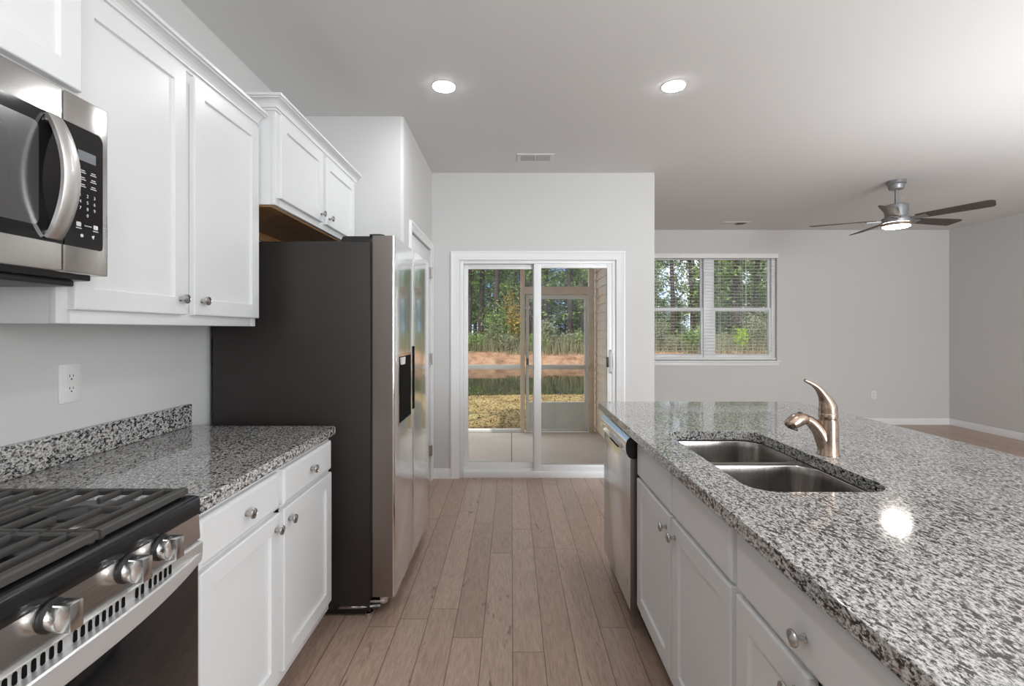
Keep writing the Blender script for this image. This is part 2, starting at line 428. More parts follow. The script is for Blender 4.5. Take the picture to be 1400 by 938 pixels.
# the floor stops at the slider wall: porch slab lies beyond it, a little lower
bpy.data.objects['floor'].data.clear_geometry()
b = BM(); add_prism(b, [(-1.60, -2.75), (6.40, -2.75), (6.40, 6.9), (1.16, 6.9), (1.16, YK+.15), (-1.60, YK+.15)], 'z', -.12, 0)
b.to_mesh(bpy.data.objects['floor'].data); b.free()
sbox('ceiling', M['ceil'], -1.75, 6.60, -2.90, 6.9, H, H+.18)
sbox('wall_left', M['wall'], XL-.14, XL, -2.75, 3.15, 0, H)
sbox('wall_right', M['wall'], XR, XR+.14, -2.75, YW+.15, 0, H)
sbox('wall_rear', M['wall'], XL-.14, XR+.14, YB-.14, YB, 0, H)
# pantry block with rounded corner and door opening
XP = -.715; YP = 3.15; r = .022
b = BM()
corner = [(XP-r+r*math.cos(a), YP+r+r*math.sin(a)) for a in [(-PI/2)+PI/2*i/6 for i in range(7)]]
add_prism(b, [(XL-.14, YP)]+corner+[(XP, 3.385), (XP-.12, 3.385), (XP-.12, YP+.12), (XL-.14, YP+.12)], 'z', 0, H)
add_box(b, XP-.12, XP, 3.385, 4.215, 2.045, H)
add_box(b, XP-.12, XP, 4.215, YK+.01, 0, H)
struct('wall_pantry', b, M['wall'])
# slider wall
DX0, DX1, DZ = -.466, .945, 1.965
b = BM()
add_box(b, XP-.12, DX0, YK, YK+.15, 0, H); add_box(b, DX1, 1.29, YK, YK+.15, 0, H); add_box(b, DX0, DX1, YK, YK+.15, DZ, H)
struct('wall_slider', b, M['wall'])
# living room side wall with tan lap siding on its porch side
sbox('wall_living_side', M['wall'], 1.18, 1.29, YK+.15, YW+.15, 0, H)
b = BM(); zz = -.12; YE = 6.62
while zz < 2.75:
    t = min(.112, 2.75-zz)
    add_prism(b, [(1.18, zz), (1.150, zz), (1.150, zz+.006), (1.168, zz+t), (1.18, zz+t)], 'y', YK+.15, YE); zz += t
struct('wall_siding', b, M['siding'], smooth=False)
# window wall
WX0, WX1, WZ0, WZ1 = 1.86, 3.755, .905, 2.405
b = BM()
add_box(b, 1.29, WX0, YW, YW+.15, 0, H); add_box(b, WX1, XR+.14, YW, YW+.15, 0, H)
add_box(b, WX0, WX1, YW, YW+.15, 0, WZ0); add_box(b, WX0, WX1, YW, YW+.15, WZ1, H)
struct('wall_window', b, M['wall'])
# baseboards
def baseboard(name, x0, x1, y0, y1, inx, iny):
    b = BM(); t, h = .014, .088
    prof = [(0, 0), (t, 0), (t, h*.72), (t*.55, h*.9), (t*.4, h), (0, h)]
    if iny: add_prism(b, [(y0+iny*o, z) for o, z in prof], 'x', x0, x1)
    else:   add_prism(b, [(x0+inx*o, z) for o, z in prof], 'y', y0, y1)
    struct(name, b, M['trim'])
baseboard('baseboard_slider', XP, -.545, YK, YK, 0, -1)
baseboard('baseboard_slider_right', 1.02, 1.29, YK, YK, 0, -1)
baseboard('baseboard_window', 1.29, XR, YW, YW, 0, -1)
baseboard('baseboard_right', XR, XR, YB, YW, -1, 0)
baseboard('baseboard_living_side', 1.29, 1.29, YK+.15, YW, 1, 0)

# casing helper (around an opening in a wall of constant y)
def casing_y(name, x0, x1, ztop, w, y, zbot=0):
    b = BM()
    prof = [(0, 0), (0, .018), (.012, .020), (.02, .016), (w-.02, .013), (w-.012, .010), (w, .008), (w, 0)]  # (distance inward from outer edge, thickness)
    path = [(x0-w, zbot, 1, 0), (x0-w, ztop+w, 1, -1), (x1+w, ztop+w, -1, -1), (x1+w, zbot, -1, 0)]
    loft(b, [[(px+dx*d, y-t, pz+dz*d) for d, t in prof] for px, pz, dx, dz in path], cap0=True, cap1=True)
    return struct(name, b, M['trim'])
casing_y('trim_1', DX0, DX1, DZ, .078, YK)
# pantry door, casing on a wall of constant x (faces +x)
b = BM(); w = .06
prof = [(0, 0), (0, .018), (.012, .020), (.02, .016), (w-.015, .012), (w, .008), (w, 0)]
path = [(3.385-w, 0, 1, 0), (3.385-w, 2.045+w, 1, -1), (4.215+w, 2.045+w, -1, -1), (4.215+w, 0, -1, 0)]
loft(b, [[(XP+t, py+dy*d, pz+dz*d) for d, t in prof] for py, pz, dy, dz in path], cap0=True, cap1=True)
struct('trim_2', b, M['trim'])
b = BM()
add_box(b, XP-.05, XP-.012, 3.39, 4.21, .01, 2.04, bev=.002)
for z0, z1 in ((.2, .9), (1.05, 1.9)):
    for y0, y1 in ((3.5, 3.75), (3.85, 4.1)):
        add_box(b, XP-.014, XP-.006, y0, y1, z0, z1, bev=.003)
pd = struct('door_2', b, M['trim'])
for z in (.27, 1.08, 1.84):
    h = BM(); add_lathe(h, (XP+.012, 4.205, z-.045), (0, 0, 1), [(.004, -.004), (.0075, 0), (.0075, .09), (.004, .094)], 10)
    add_box(h, XP-.011, XP+.010, 4.165, 4.206, z-.044, z+.044)
    obj('hinge', h, M['nickel'], pd)

# ------------------------------------------------------------------ sliding door
sd = thing('door_1', None, None, ((DX0+DX1)/2, YK+.05, 0)); sd['kind'] = 'structure'
b = BM()
fy0, fy1 = YK+.012, YK+.135
add_box(b, DX0, DX0+.032, fy0, fy1, 0, DZ, bev=.002); add_box(b, DX1-.032, DX1, fy0, fy1, 0, DZ, bev=.002)
add_box(b, DX0+.032, DX1-.032, fy0, fy1, DZ-.03, DZ, bev=.002); add_box(b, DX0+.032, DX1-.032, fy0-.010, fy1, 0, .055, bev=.003)
add_box(b, DX0+.032, DX1-.032, fy0+.05, fy0+.058, .055, .075); 
obj('door_frame', b, M['vinyl'], sd)
def sash(x0, x1, y0, y1, z0, z1, sl, sr, tr, br):
    b = BM()
    add_box(b, x0, x0+sl, y0, y1, z0, z1, bev=.003); add_box(b, x1-sr, x1, y0, y1, z0, z1, bev=.003)
    add_box(b, x0+sl, x1-sr, y0, y1, z1-tr, z1, bev=.003); add_box(b, x0+sl, x1-sr, y0, y1, z0, z0+br, bev=.003)
    return b
s1 = obj('fixed_panel', sash(DX0+.032, .255, fy0+.062, fy0+.10, .055, DZ-.03, .038, .055, .042, .065), M['vinyl'], sd)
pbox('pane', M['pane'], s1, DX0+.070, .20, fy0+.079, fy0+.083, .120, DZ-.072)
s2 = obj('sliding_panel', sash(.205, DX1-.032, fy0+.008, fy0+.046, .055, DZ-.03, .066, .045, .040, .058), M['vinyl'], sd)
pbox('pane', M['pane'], s2, .271, DX1-.077, fy0+.025, fy0+.029, .113, DZ-.070)
hb = BM(); hx = .915
add_tube(hb, spline([(hx-.012, fy0+.01, 1.15), (hx-.01, fy0-.03, 1.14), (hx, fy0-.045, 1.05), (hx-.01, fy0-.03, .96), (hx-.012, fy0+.01, .95)], 6), .009, 10)
obj('pull_handle', hb, M['vinyl'], s2)
hb = BM(); add_box(hb, hx-.055, hx-.035, fy0-.012, fy0+.012, 1.00, 1.09, bev=.004); add_lathe(hb, (hx-.045, fy0-.012, 1.045), (0, -1, 0), [(.010, 0), (.008, .014)], 12)
obj('latch', hb, M['blackplastic'], s2)

# ------------------------------------------------------------------ living room window with blind
wd = thing('window_1', None, None, ((WX0+WX1)/2, YW+.05, WZ0)); wd['kind'] = 'structure'
b = BM(); xm = (WX0+WX1)/2; gy0, gy1 = YW+.05, YW+.13
for x0, x1 in ((WX0, WX0+.05), (xm-.07, xm+.07), (WX1-.05, WX1)): add_box(b, x0, x1, gy0, gy1, WZ0, WZ1, bev=.003)
for x0, x1 in ((WX0+.05, xm-.07), (xm+.07, WX1-.05)):
    add_box(b, x0, x1, gy0, gy1, WZ0, WZ0+.035, bev=.003); add_box(b, x0, x1, gy0, gy1, WZ1-.035, WZ1, bev=.003)
obj('window_frame', b, M['vinyl'], wd)
zmid = 1.63
for x0, x1 in ((WX0+.05, xm-.07), (xm+.07, WX1-.05)):
    s = obj('upper_sash', sash(x0, x1, gy0+.045, gy0+.07, zmid-.03, WZ1-.035, .03, .03, .03, .05), M['vinyl'], wd)
    pbox('pane', M['pane'], s, x0+.03, x1-.03, gy0+.055, gy0+.059, zmid+.02, WZ1-.065)
    s = obj('lower_sash', sash(x0, x1, gy0+.012, gy0+.04, WZ0+.035, zmid+.025, .035, .035, .05, .05), M['vinyl'], wd)
    pbox('pane', M['pane'], s, x0+.035, x1-.035, gy0+.024, gy0+.028, WZ0+.085, zmid-.025)
b = BM(); add_box(b, WX0-.05, WX1+.05, YW-.045, YW+.05, WZ0-.022, WZ0, bev=.004); add_box(b, WX0-.03, WX1+.03, YW-.016, YW, WZ0-.075, WZ0-.022, bev=.003)
obj('window_sill', b, M['trim'], wd)
bl = thing('window_blind', 'white horizontal slat blind hanging open in the living room window', 'blind', (xm, YW, WZ1))
pbox('headrail', M['slat'], bl, WX0+.005, WX1+.012, YW-.022, YW+.035, WZ1-.055, WZ1+.012, bev=.004)
b = BM(); z = WZ1-.075
while z > WZ0+.06:
    add_prism(b, [(YW-.002, z-.001), (YW+.022, z+.0012), (YW+.044, z+.001), (YW+.044, z+.0026), (YW+.022, z+.0028), (YW-.002, z+.0006)], 'x', WX0+.012, WX1-.012); z -= .0445
obj('slats', b, M['slat'], bl, smooth=False)
pbox('bottom_rail', M['slat'], bl, WX0+.012, WX1-.012, YW+.000, YW+.046, WZ0+.012, WZ0+.034, bev=.003)
for x in (2.05, 2.42, 2.74, 2.95, 3.27, 3.62):
    b = BM(); add_tube(b, [(x, YW-.004, WZ1-.05), (x, YW-.004, WZ0+.03)], .0015, 5); add_tube(b, [(x, YW+.047, WZ1-.05), (x, YW+.047, WZ0+.03)], .0015, 5)
    obj('ladder_cord', b, M['slat'], bl)
b = BM(); add_tube(b, [(3.3, YW-.03, WZ1-.04), (3.302, YW-.032, WZ1-.75)], .004, 6); obj('tilt_wand', b, M['plastic'], bl)

# ------------------------------------------------------------------ cabinet kit
def shaker(name, parent, fx, dx, y0, y1, z0, z1, st=.057, t=.020):
    """door whose front lies at x = fx and looks towards dx"""
    b = BM(); back = fx-dx*t
    def B(fa, ba, ya, yb, za, zb, bev=.0):
        add_box(b, min(fa, ba), max(fa, ba), ya, yb, za, zb, bev=bev)
    # outer ring with one continuous front, bevelled outer edge and a stepped inner edge
    def ring(d, x): return [(x, y0+d, z0+d), (x, y1-d, z0+d), (x, y1-d, z1-d), (x, y0+d, z1-d)]
    rec = fx-dx*.009
    loft(b, [ring(0, back), ring(0, fx-dx*.004), ring(.0012, fx-dx*.0012), ring(.004, fx), ring(st-.001, fx), ring(st, fx-dx*.001), ring(st+.0015, rec+dx*.0006), ring(st+.0025, rec)], cap0=True, cap1=True)
    return obj(name, b, M['cab'], parent, smooth=False)
def slab_front(name, parent, fx, dx, y0, y1, z0, z1, t=.020):
    b = BM(); back = fx-dx*t
    def ring(d, x): return [(x, y0+d, z0+d), (x, y1-d, z0+d), (x, y1-d, z1-d), (x, y0+d, z1-d)]
    loft(b, [ring(0, back), ring(0, fx-dx*.007), ring(.002, fx-dx*.004), ring(.006, fx-dx*.0015), ring(.011, fx)], cap0=True, cap1=True)
    return obj(name, b, M['cab'], parent, smooth=False)
def knob(parent, fx, dx, y, z):
    b = BM()
    add_lathe(b, (fx, y, z), (dx, 0, 0), [(.0085, 0), (.0085, .002), (.0060, .004), (.0048, .010), (.0056, .015), (.0105, .018), (.0150, .0205), (.0158, .0235), (.0145, .0265), (.0118, .0275), (.0112, .0268), (.0095, .0272), (.005, .0290), (.0005, .0295)], 24)
    return obj('knob', b, M['nickel'], parent)
CROWN = [(0, 0), (.007, 0), (.007, .009), (.014, .010), (.014, .016), (.017, .026), (.023, .034), (.031, .039), (.040, .041), (.040, .046), (.048, .047), (.048, .058), (0, .058)]
def crown(parent, xf, y0, y1, z0, ret, scale=1.0):
    P = [(o*scale, z) for o, z in CROWN]; b = BM()
    loops = []
    if ret:
        loops.append([(XL+.002, y0-o, z0+z) for o, z in P]); loops.append([(xf+o, y0-o, z0+z) for o, z in P])
    else:
        loops.append([(xf+o, y0, z0+z) for o, z in P])
    loops.append([(xf+o, y1, z0+z) for o, z in P])
    loft(b, loops, cap0=True, cap1=True)
    return obj('crown_moulding', b, M['cab'], parent, smooth=False)
def carcass(parent, xf, dx, xback, y0, y1, z0, z1, fw=.038, mids=(), rails=()):
    """box with a face frame: sides, back, bottom, top and frame in one white body"""
    b = BM()
    lo, hi = min(xf-dx*.019, xback), max(xf-dx*.019, xback)
    add_box(b, lo, hi, y0, y1, z0, z1)
    fl, fh = min(xf, xf-dx*.019), max(xf, xf-dx*.019)
    add_box(b, fl, fh, y0, y0+fw, z0, z1, bev=.001); add_box(b, fl, fh, y1-fw, y1, z0, z1, bev=.001)
    add_box(b, fl, fh, y0+fw, y1-fw, z1-fw, z1, bev=.001); add_box(b, fl, fh, y0+fw, y1-fw, z0, z0+fw, bev=.001)
    for m_ in mids: add_box(b, fl, fh, m_-fw/2, m_+fw/2, z0+fw, z1-fw, bev=.001)
    for q in rails: add_box(b, fl, fh, y0+fw, y1-fw, q-fw/2, q+fw/2, bev=.001)
    return obj('carcass', b, M['cab'], parent)

# left wall cabinets
wall_cab = thing('wall_cabinet', 'tall white two-door wall cabinet between the microwave and the refrigerator', 'cabinet', (-1.27, 1.62, 1.35))
carcass(wall_cab, -1.12, 1, XL, 1.169, 2.08, 1.350, 2.225, mids=(1.632,))
d = shaker('door', wall_cab, -1.10, 1, 1.199, 1.612, 1.385, 2.215); knob(d, -1.10, 1, 1.580, 1.437)
d = shaker('door', wall_cab, -1.10, 1, 1.652, 2.076, 1.385, 2.215); knob(d, -1.10, 1, 1.690, 1.437)
crown(wall_cab, -1.12, 1.169, 2.08, 2.222, False, 1.2)
mw_cab = thing('over_microwave_cabinet', 'short white cabinet mounted above the microwave', 'cabinet', (-1.27, .79, 1.87))
carcass(mw_cab, -1.062, 1, XL, .405, 1.166, 1.872, 2.225, mids=(.785,))
shaker('door', mw_cab, -1.042, 1, .42, .775, 1.91, 2.215); shaker('door', mw_cab, -1.042, 1, .795, 1.156, 1.91, 2.215)
crown(mw_cab, -1.062, .405, 1.166, 2.222, False)
fr_cab = thing('over_fridge_cabinet', 'white two-door cabinet mounted high above the refrigerator', 'cabinet', (-1.25, 2.61, 1.88))
carcass(fr_cab, -1.036, 1, XL+.004, 2.086, 3.145, 1.885, 2.300, mids=(2.60,))
d = shaker('door', fr_cab, -1.016, 1, 2.10, 2.573, 1.915, 2.285); knob(d, -1.016, 1, 2.540, 1.955)
d = shaker('door', fr_cab, -1.016, 1, 2.612, 3.085, 1.915, 2.285); knob(d, -1.016, 1, 2.655, 1.955)
crown(fr_cab, -1.036, 2.086, 3.145, 2.296, True)
b = BM(); add_box(b, XL+.004, -1.06, 2.10, 3.14, 1.878, 1.885); add_box(b, XL+.004, XL+.022, 2.13, 3.10, 1.838, 1.878, bev=.002)
o = obj('bottom_panel', b, M['underside'], fr_cab); o['label'] = 'bare brown wood underside'

# left base cabinet
base_cab = thing('base_cabinet', 'white base cabinet with two drawers over two doors, right of the stove', 'cabinet', (-1.1, 1.62, 0))
carcass(base_cab, -.80, 1, XL+.004, 1.170, 2.08, .115, .876, mids=(1.618,), rails=(.722,))
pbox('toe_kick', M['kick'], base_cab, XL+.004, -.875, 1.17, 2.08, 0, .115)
d = slab_front('drawer', base_cab, -.78, 1, 1.192, 1.603, .732, .855); knob(d, -.78, 1, 1.398, .794)
d = slab_front('drawer', base_cab, -.78, 1, 1.634, 2.066, .732, .855); knob(d, -.78, 1, 1.850, .794)
d = shaker('door', base_cab, -.78, 1, 1.192, 1.603, .160, .718); knob(d, -.78, 1, 1.572, .672)
d = shaker('door', base_cab, -.78, 1, 1.634, 2.066, .160, .718); knob(d, -.78, 1, 1.668, .672)
b = BM(); add_prism(b, [(XL+.001, 1.169), (-.768, 1.169), (-.768, 2.078), (-.776, 2.086), (XL+.001, 2.086)], 'z', .876, .914)
tag(obj('granite_counter', b, M['granite'], bevel=.006), 'speckled granite counter on the left wall beside the stove', 'counter')
b = BM(); add_box(b, XL, XL+.020, .405, 2.086, .9145, 1.010)
tag(obj('granite_backsplash', b, M['granite'], bevel=.003), 'low granite backsplash strip along the left wall', 'backsplash')

# outlets
def outlet(label, c, u, nrm):
    u = Vector(u); nrm = Vector(nrm); c = Vector(c); v = Vector((0, 0, 1))
    t = thing('wall_outlet', label, 'outlet', c)
    def bxo(b, du, dv, d0, d1, w, h, bev=0):
        q = BM(); add_box(q, -w/2, w/2, -h/2, h/2, d0, d1, bev=bev)
        for k in q.verts: k.co = c+u*(du+k.co.x)+v*(dv+k.co.y)+nrm*k.co.z
        join(b, q)
    b = BM(); bxo(b, 0, 0, 0, .006, .078, .125, .0025); obj('cover_plate', b, M['plastic'], t)
    for s in (1, -1):
        b = BM(); q = BM(); add_prism(q, rrect(-.017, .017, -.0145, .0145, .009), 'z', .006, .0078)
        for k in q.verts: k.co = c+u*k.co.x+v*(s*.0195+k.co.y)+nrm*k.co.z
        join(b, q); soc = obj('socket', b, M['plastic'], t)
        b = BM(); bxo(b, -.0063, s*.0195+.004, .0076, .0081, .0022, .008); bxo(b, .0063, s*.0195+.004, .0076, .0081, .0022, .0068)
        add_lathe(b, c+v*(s*.0195-.0065)+nrm*.0076, nrm, [(.0026, 0), (.0026, .0005)], 10)
        obj('slots', b, M['slotdark'], soc)
    b = BM(); add_lathe(b, c+nrm*.006, nrm, [(.003, 0), (.0028, .0012), (.0005, .0016)], 10); obj('screw', b, M['plastic'], t)
    return t
outlet('white double outlet on the left wall above the granite backsplash', (XL, 1.527, 1.163), (0, 1, 0), (1, 0, 0))
outlet('white outlet low on the far living room wall', (5.12, YW, .418), (1, 0, 0), (0, -1, 0))

# ------------------------------------------------------------------ gas range
RY0, RY1 = .406, 1.163
rg = thing('gas_range', 'stainless steel gas stove with black grates at the left edge', 'stove', (-1.1, .785, 0))
b = BM(); add_box(b, -1.405, -.795, RY0, RY1, .10, .880); add_box(b, -1.36, -.85, RY0+.02, RY1-.02, 0, .10)
obj('body', b, M['enamel'], rg)
b = BM()
# raised black cooktop pan with rolled front lip
add_prism(b, [(-1.405, .880), (-.770, .880), (-.7615, .886), (-.760, .893), (-.760, .918), (-.764, .927), (-.772, .930), (-.800, .930), (-.812, .916), (-1.37, .916), (-1.38, .932), (-1.405, .932)], 'y', RY0, RY1)
obj('cooktop', b, M['enamel'], rg, bevel=.002)
# burners
for (bx, by, br_) in ((-.955, .535, .048), (-1.235, .535, .038), (-1.09, .785, .052), (-.955, 1.035, .044), (-1.235, 1.035, .050)):
    b = BM(); add_lathe(b, (bx, by, .916), (0, 0, 1), [(br_+.018, 0), (br_+.014, .004), (br_, .006), (br_*.95, .014), (br_*.6, .0145)], 28)
    bu = obj('burner', b, M['burneralu'], rg)
    b = BM(); add_lathe(b, (bx, by, .930), (0, 0, 1), [(br_*.92, 0), (br_*.95, .002), (br_*.92, .007), (br_*.6, .0085), (.001, .009)], 28)
    obj('burner_cap', b, M['burnercap'], bu)
# cast-iron grates
def bar(b, p, q, w=.010, h=.013, z=.949, slope=0):
    p = Vector((p[0], p[1], z)); q = Vector((q[0], q[1], z-slope)); t = (q-p).normalized(); s = t.cross(Vector((0, 0, 1))).normalized()*w/2
    loops = []
    for c in (p, q):
        loops.append([c-s-Vector((0, 0, h)), c+s-Vector((0, 0, h)), c+s*.95-Vector((0, 0, .003)), c+s*.6, c-s*.6, c-s*.95-Vector((0, 0, .003))])
    loft(b, loops, cap0=True, cap1=True)
for gi, (g0, g1) in enumerate(((.414, .658), (.664, .906), (.912, 1.156))):
    b = BM(); xa, xb = -1.362, -.786
    ym = (g0+g1)/2; xm_ = (xa+xb)/2
    bar(b, (xa, g0+.004), (xb, g0+.004), .010); bar(b, (xa, g1-.006), (xb, g1-.006), .013)
    bar(b, (xb-.011, g0), (xb-.011, g1), .022, .015, .951); bar(b, (xa+.008, g0), (xa+.008, g1), .014)
    bar(b, (xm_, g0), (xm_, g1), .010)
    cents = (-.955, -1.235) if gi != 1 else (-1.09,)
    nb = 11
    for k in range(1, nb):
        x = xa+(xb-xa)*k/nb
        if abs(x-xm_) < .02: continue
        near = min(abs(x-c) for c in cents)
        if near < .036:
            bar(b, (x, g0), (x, ym-.052), .008); bar(b, (x, ym+.052), (x, g1), .008)
        else:
            bar(b, (x, g0), (x, g1), .008)
    for c in cents:
        bar(b, (c-.105, ym), (c-.038, ym), .008); bar(b, (c+.038, ym), (c+.105, ym), .008)
    for fx_ in (xa+.01, xb-.012):
        for fy_ in (g0+.008, g1-.008): add_box(b, fx_-.006, fx_+.006, fy_-.006, fy_+.006, .9165, .94)
    obj('grate', b, M['iron'], rg)
# control panel and knobs
b = BM(); add_prism(b, [(-.795, .822), (-.763, .822), (-.760, .826), (-.764, .893), (-.768, .8955), (-.795, .8955)], 'y', RY0, RY1); obj('control_panel', b, M['steel_h'], rg, bevel=.0015)
for ky in (.537, .629, .787, .941, 1.033):
    b = BM(); c = Vector((-.762, ky, .861))
    add_lathe(b, c, (1, 0, 0), [(.027, 0), (.027, .004), (.0235, .006)], 28)
    kb = obj('knob_base', b, M['blackplastic'], rg)
    b = BM(); add_lathe(b, c+Vector((.006, 0, 0)), (1, 0, 0), [(.0225, 0), (.0235, .002), (.0235, .019), (.0225, .0215), (.001, .0215)], 32)
    add_box(b, c.x+.012, c.x+.044, ky-.0125, ky+.0125, .861-.0232, .861+.0232, bev=.0025)
    obj('burner_knob', b, M['knobsteel'], rg)
    b = text_bm('HI', .006, (-.7615, ky-.030, .885), (0, 1, 0), (0, 0, 1)); obj('dial_print', b, M['darkink'], rg)
# oven door
b = BM(); add_box(b, -.795, -.762, RY0+.004, RY1-.004, .250, .787, bev=.002); od = obj('oven_door', b, M['steel_h'], rg)
b = BM(); add_prism(b, [(-.795, .787), (-.757, .787), (-.752, .790), (-.751, .818), (-.755, .8205), (-.765, .8212), (-.795, .8212)], 'y', RY0+.004, RY1-.004)
obj('vent_trim', b, M['steel_trim'], od, bevel=.001)
b = BM()
for g0, cnt in ((.50, 5), (.592, 5), (.686, 8), (.815, 8), (.950, 2), (.985, 5)):
    for k in range(cnt):
        b = BM(); add_prism(b, rrect(g0+k*.0145, g0+k*.0145+.0075, .7960, .8165, .0035, 3), 'x', -.7530, -.7503); obj('vent_slot', b, M['slotdark'], od)
b = BM(); add_box(b, -.7625, -.7585, RY0+.012, RY1-.012, .29, .772, bev=.0015); obj('oven_window', b, M['ovenglass'], od)
b = BM(); pts = []; N = 28
loops = []
for i in range(N+1):
    s = i/N; y = RY0+.006+(RY1-RY0-.012)*s
    q = 1-abs(2*s-1)**2.6
    x = -.7535+.024*q; top = .797; bot = .772-.021*q
    loops.append([(-.7605, y, bot+.004), (x-.002, y, bot), (x+.001, y, bot+.003), (x+.002, y, (top+bot)/2), (x+.001, y, top-.003), (x-.002, y, top), (-.7605, y, top-.001)])
loft(b, loops, cap0=True, cap1=True)
obj('door_handle', b, mat('pale_satin_steel', (.80, .80, .805), .33, .7), od)
b = BM(); add_box(b, -.795, -.762, RY0+.004, RY1-.004, .10, .244, bev=.003); obj('storage_drawer', b, M['steel_h'], rg)

# ------------------------------------------------------------------ microwave
mw = thing('microwave', 'stainless over-the-range microwave with curved handle and black keypad', 'microwave', (-1.2, .785, 1.43))
MX, MZ0, MZ1 = -.986, 1.463, 1.866
b = BM(); add_box(b, XL+.005, MX-.042, RY0, RY1, 1.452, MZ1, bev=.003)
add_box(b, XL+.03, MX-.055, RY0+.02, RY1-.03, 1.436, 1.452, bev=.004); obj('body', b, M['blackplastic'], mw)
YS = 1.046
b = BM(); add_box(b, MX-.042, MX, RY0, YS-.0012, MZ0, MZ1, bev=.0035); md = obj('door', b, M['steel_h'], mw)
b = BM(); add_prism(b, rrect(RY0+.03, YS-.0015, 1.522, 1.797, .004), 'x', MX-.002, MX+.0015); gd = obj('door_glass', b, M['blackglass'], md)
b = BM(); add_prism(b, rrect(RY0+.06, .990, 1.552, 1.768, .014), 'x', MX+.0012, MX+.0022); obj('window', b, M['mwwindow'], gd)
b = BM(); add_prism(b, rrect(RY0+.09, .930, 1.588, 1.735, .016), 'x', MX+.002, MX+.0028); obj('window_mesh', b, M['mesh'], gd)
# handle
b = BM(); N = 24; loops = []
for i in range(N+1):
    s = i/N; z = 1.530+(1.792-1.530)*s; q = math.sin(PI*s)
    x = MX+.006+.039*q**.8; yc = 1.018
    w = .0165+.003*q; tt = .005
    nz = math.cos(PI*s)*.35
    loops.append([(x-tt, yc-w, z+nz*tt), (x+tt*.5, yc-w, z-nz*tt), (x+tt, yc-w+.004, z-nz*tt), (x+tt*1.15, yc, z-nz*tt), (x+tt, yc+w-.004, z-nz*tt), (x+tt*.5, yc+w, z-nz*tt), (x-tt, yc+w, z+nz*tt)])
loft(b, loops, cap0=True, cap1=True)
add_box(b, MX, MX+.012, 1.003, 1.033, 1.528, 1.545, bev=.003); add_box(b, MX, MX+.012, 1.003, 1.033, 1.777, 1.794, bev=.003)
obj('handle', b, brushed('handle_steel', (.78, .76, .74), .36, (4, 400, 4), var=.04, bump=.01), md)
b = BM(); add_box(b, MX-.042, MX, YS+.0012, RY1, MZ0, MZ1, bev=.0035); cp = obj('control_housing', b, M['steel_h'], mw)
b = BM(); pts = [(YS+.0016, 1.522), (1.140, 1.522), (1.1445, 1.526), (1.146, 1.531), (1.146, 1.782), (1.142, 1.792), (1.134, 1.797), (YS+.0016, 1.797)]
add_prism(b, pts, 'x', MX-.002, MX+.0015); kp = obj('keypad_panel', b, M['blackglass'], cp)
pbox('display', M['display'], kp, MX+.0014, MX+.0022, 1.080, 1.126, 1.722, 1.745)
U, V_ = (0, 1, 0), (0, 0, 1)
b = BM()
for r_ in range(3):
    for c_ in range(2):
        for k, wd_ in enumerate((.7, 1.0)):
            y = 1.092+c_*.028; z = 1.700-r_*.016-k*.0045
            add_box(b, MX+.0014, MX+.0019, y-.008*wd_, y+.008*wd_, z-.0009, z+.0009)
for i_, ch in enumerate(('1', '2', '3', '4', '5', '6', '7', '8', '9')):
    join(b, text_bm(ch, .0105, (MX+.0016, 1.086+(i_ % 3)*.0185, 1.643-(i_//3)*.0150), U, V_))
join(b, text_bm('0', .0105, (MX+.0016, 1.1045, 1.598), U, V_))
for y in (1.082, 1.126):
    add_prism(b, rrect(y-.006, y+.006, 1.570, 1.580, .002, 2), 'x', MX+.0014, MX+.0019)
    add_box(b, MX+.0014, MX+.0019, y-.007, y+.007, 1.565, 1.567)
for k in range(4): add_box(b, MX+.0014, MX+.0019, 1.097+k*.0048, 1.100+k*.0048, 1.573, 1.5755)
add_lathe(b, (MX+.0014, 1.090, 1.550), (1, 0, 0), [(.004, 0), (.004, .0005)], 8)
add_prism(b, [(1.115, 1.553), (1.123, 1.556), (1.120, 1.546)], 'x', MX+.0014, MX+.0019)
obj('key_print', b, M['ink'], kp)

# ------------------------------------------------------------------ refrigerator
FX, FY0, FY1 = -.540, 2.205, 3.130
fg = thing('refrigerator', 'tall side-by-side steel refrigerator with dark side and water dispenser', 'refrigerator', (-1.0, 2.67, 0))
b = BM(); add_box(b, -1.385, -.655, FY0, FY1, .035, 1.745, bev=.004); obj('cabinet', b, M['fridge_side'], fg)
b = BM(); add_box(b, -.68, -.66, FY0+.01, FY1-.01, .02, .09); add_box(b, -1.36, -.68, FY0+.01, FY1-.01, .012, .04); obj('base_grille', b, M['blackplastic'], fg)
b = BM(); add_box(b, -.656, -.643, FY0+.006, FY1-.006, .09, 1.74); obj('gasket', b, M['blackplastic'], fg)
def fdoor(name, y0, y1, hole=None):
    # rounded front edges
    r_ = .014; k = 5
    prof = [(-.643, y0), ] + [(FX-r_+r_*math.cos(a), y0+r_-r_*math.sin(a)) for a in [PI/2-PI/2*i/k for i in range(k+1)]] \
         + [(FX-r_+r_*math.cos(a), y1-r_+r_*math.sin(a)) for a in [PI/2*i/k for i in range(k+1)]] + [(-.643, y1)]
    b = BM(); add_prism(b, prof, 'z', .095, 1.772)
    me = obj(name, b, [M['steel_door'], M['steel_edge']], fg, bevel=.0)
    for p in me.data.polygons:
        if abs(p.normal.y) > .9 or abs(p.normal.z) > .9: p.material_index = 1
    return me
YF = 2.622
fd1 = fdoor('freezer_door', FY0, YF-.003); fd2 = fdoor('fridge_door', YF+.003, FY1)
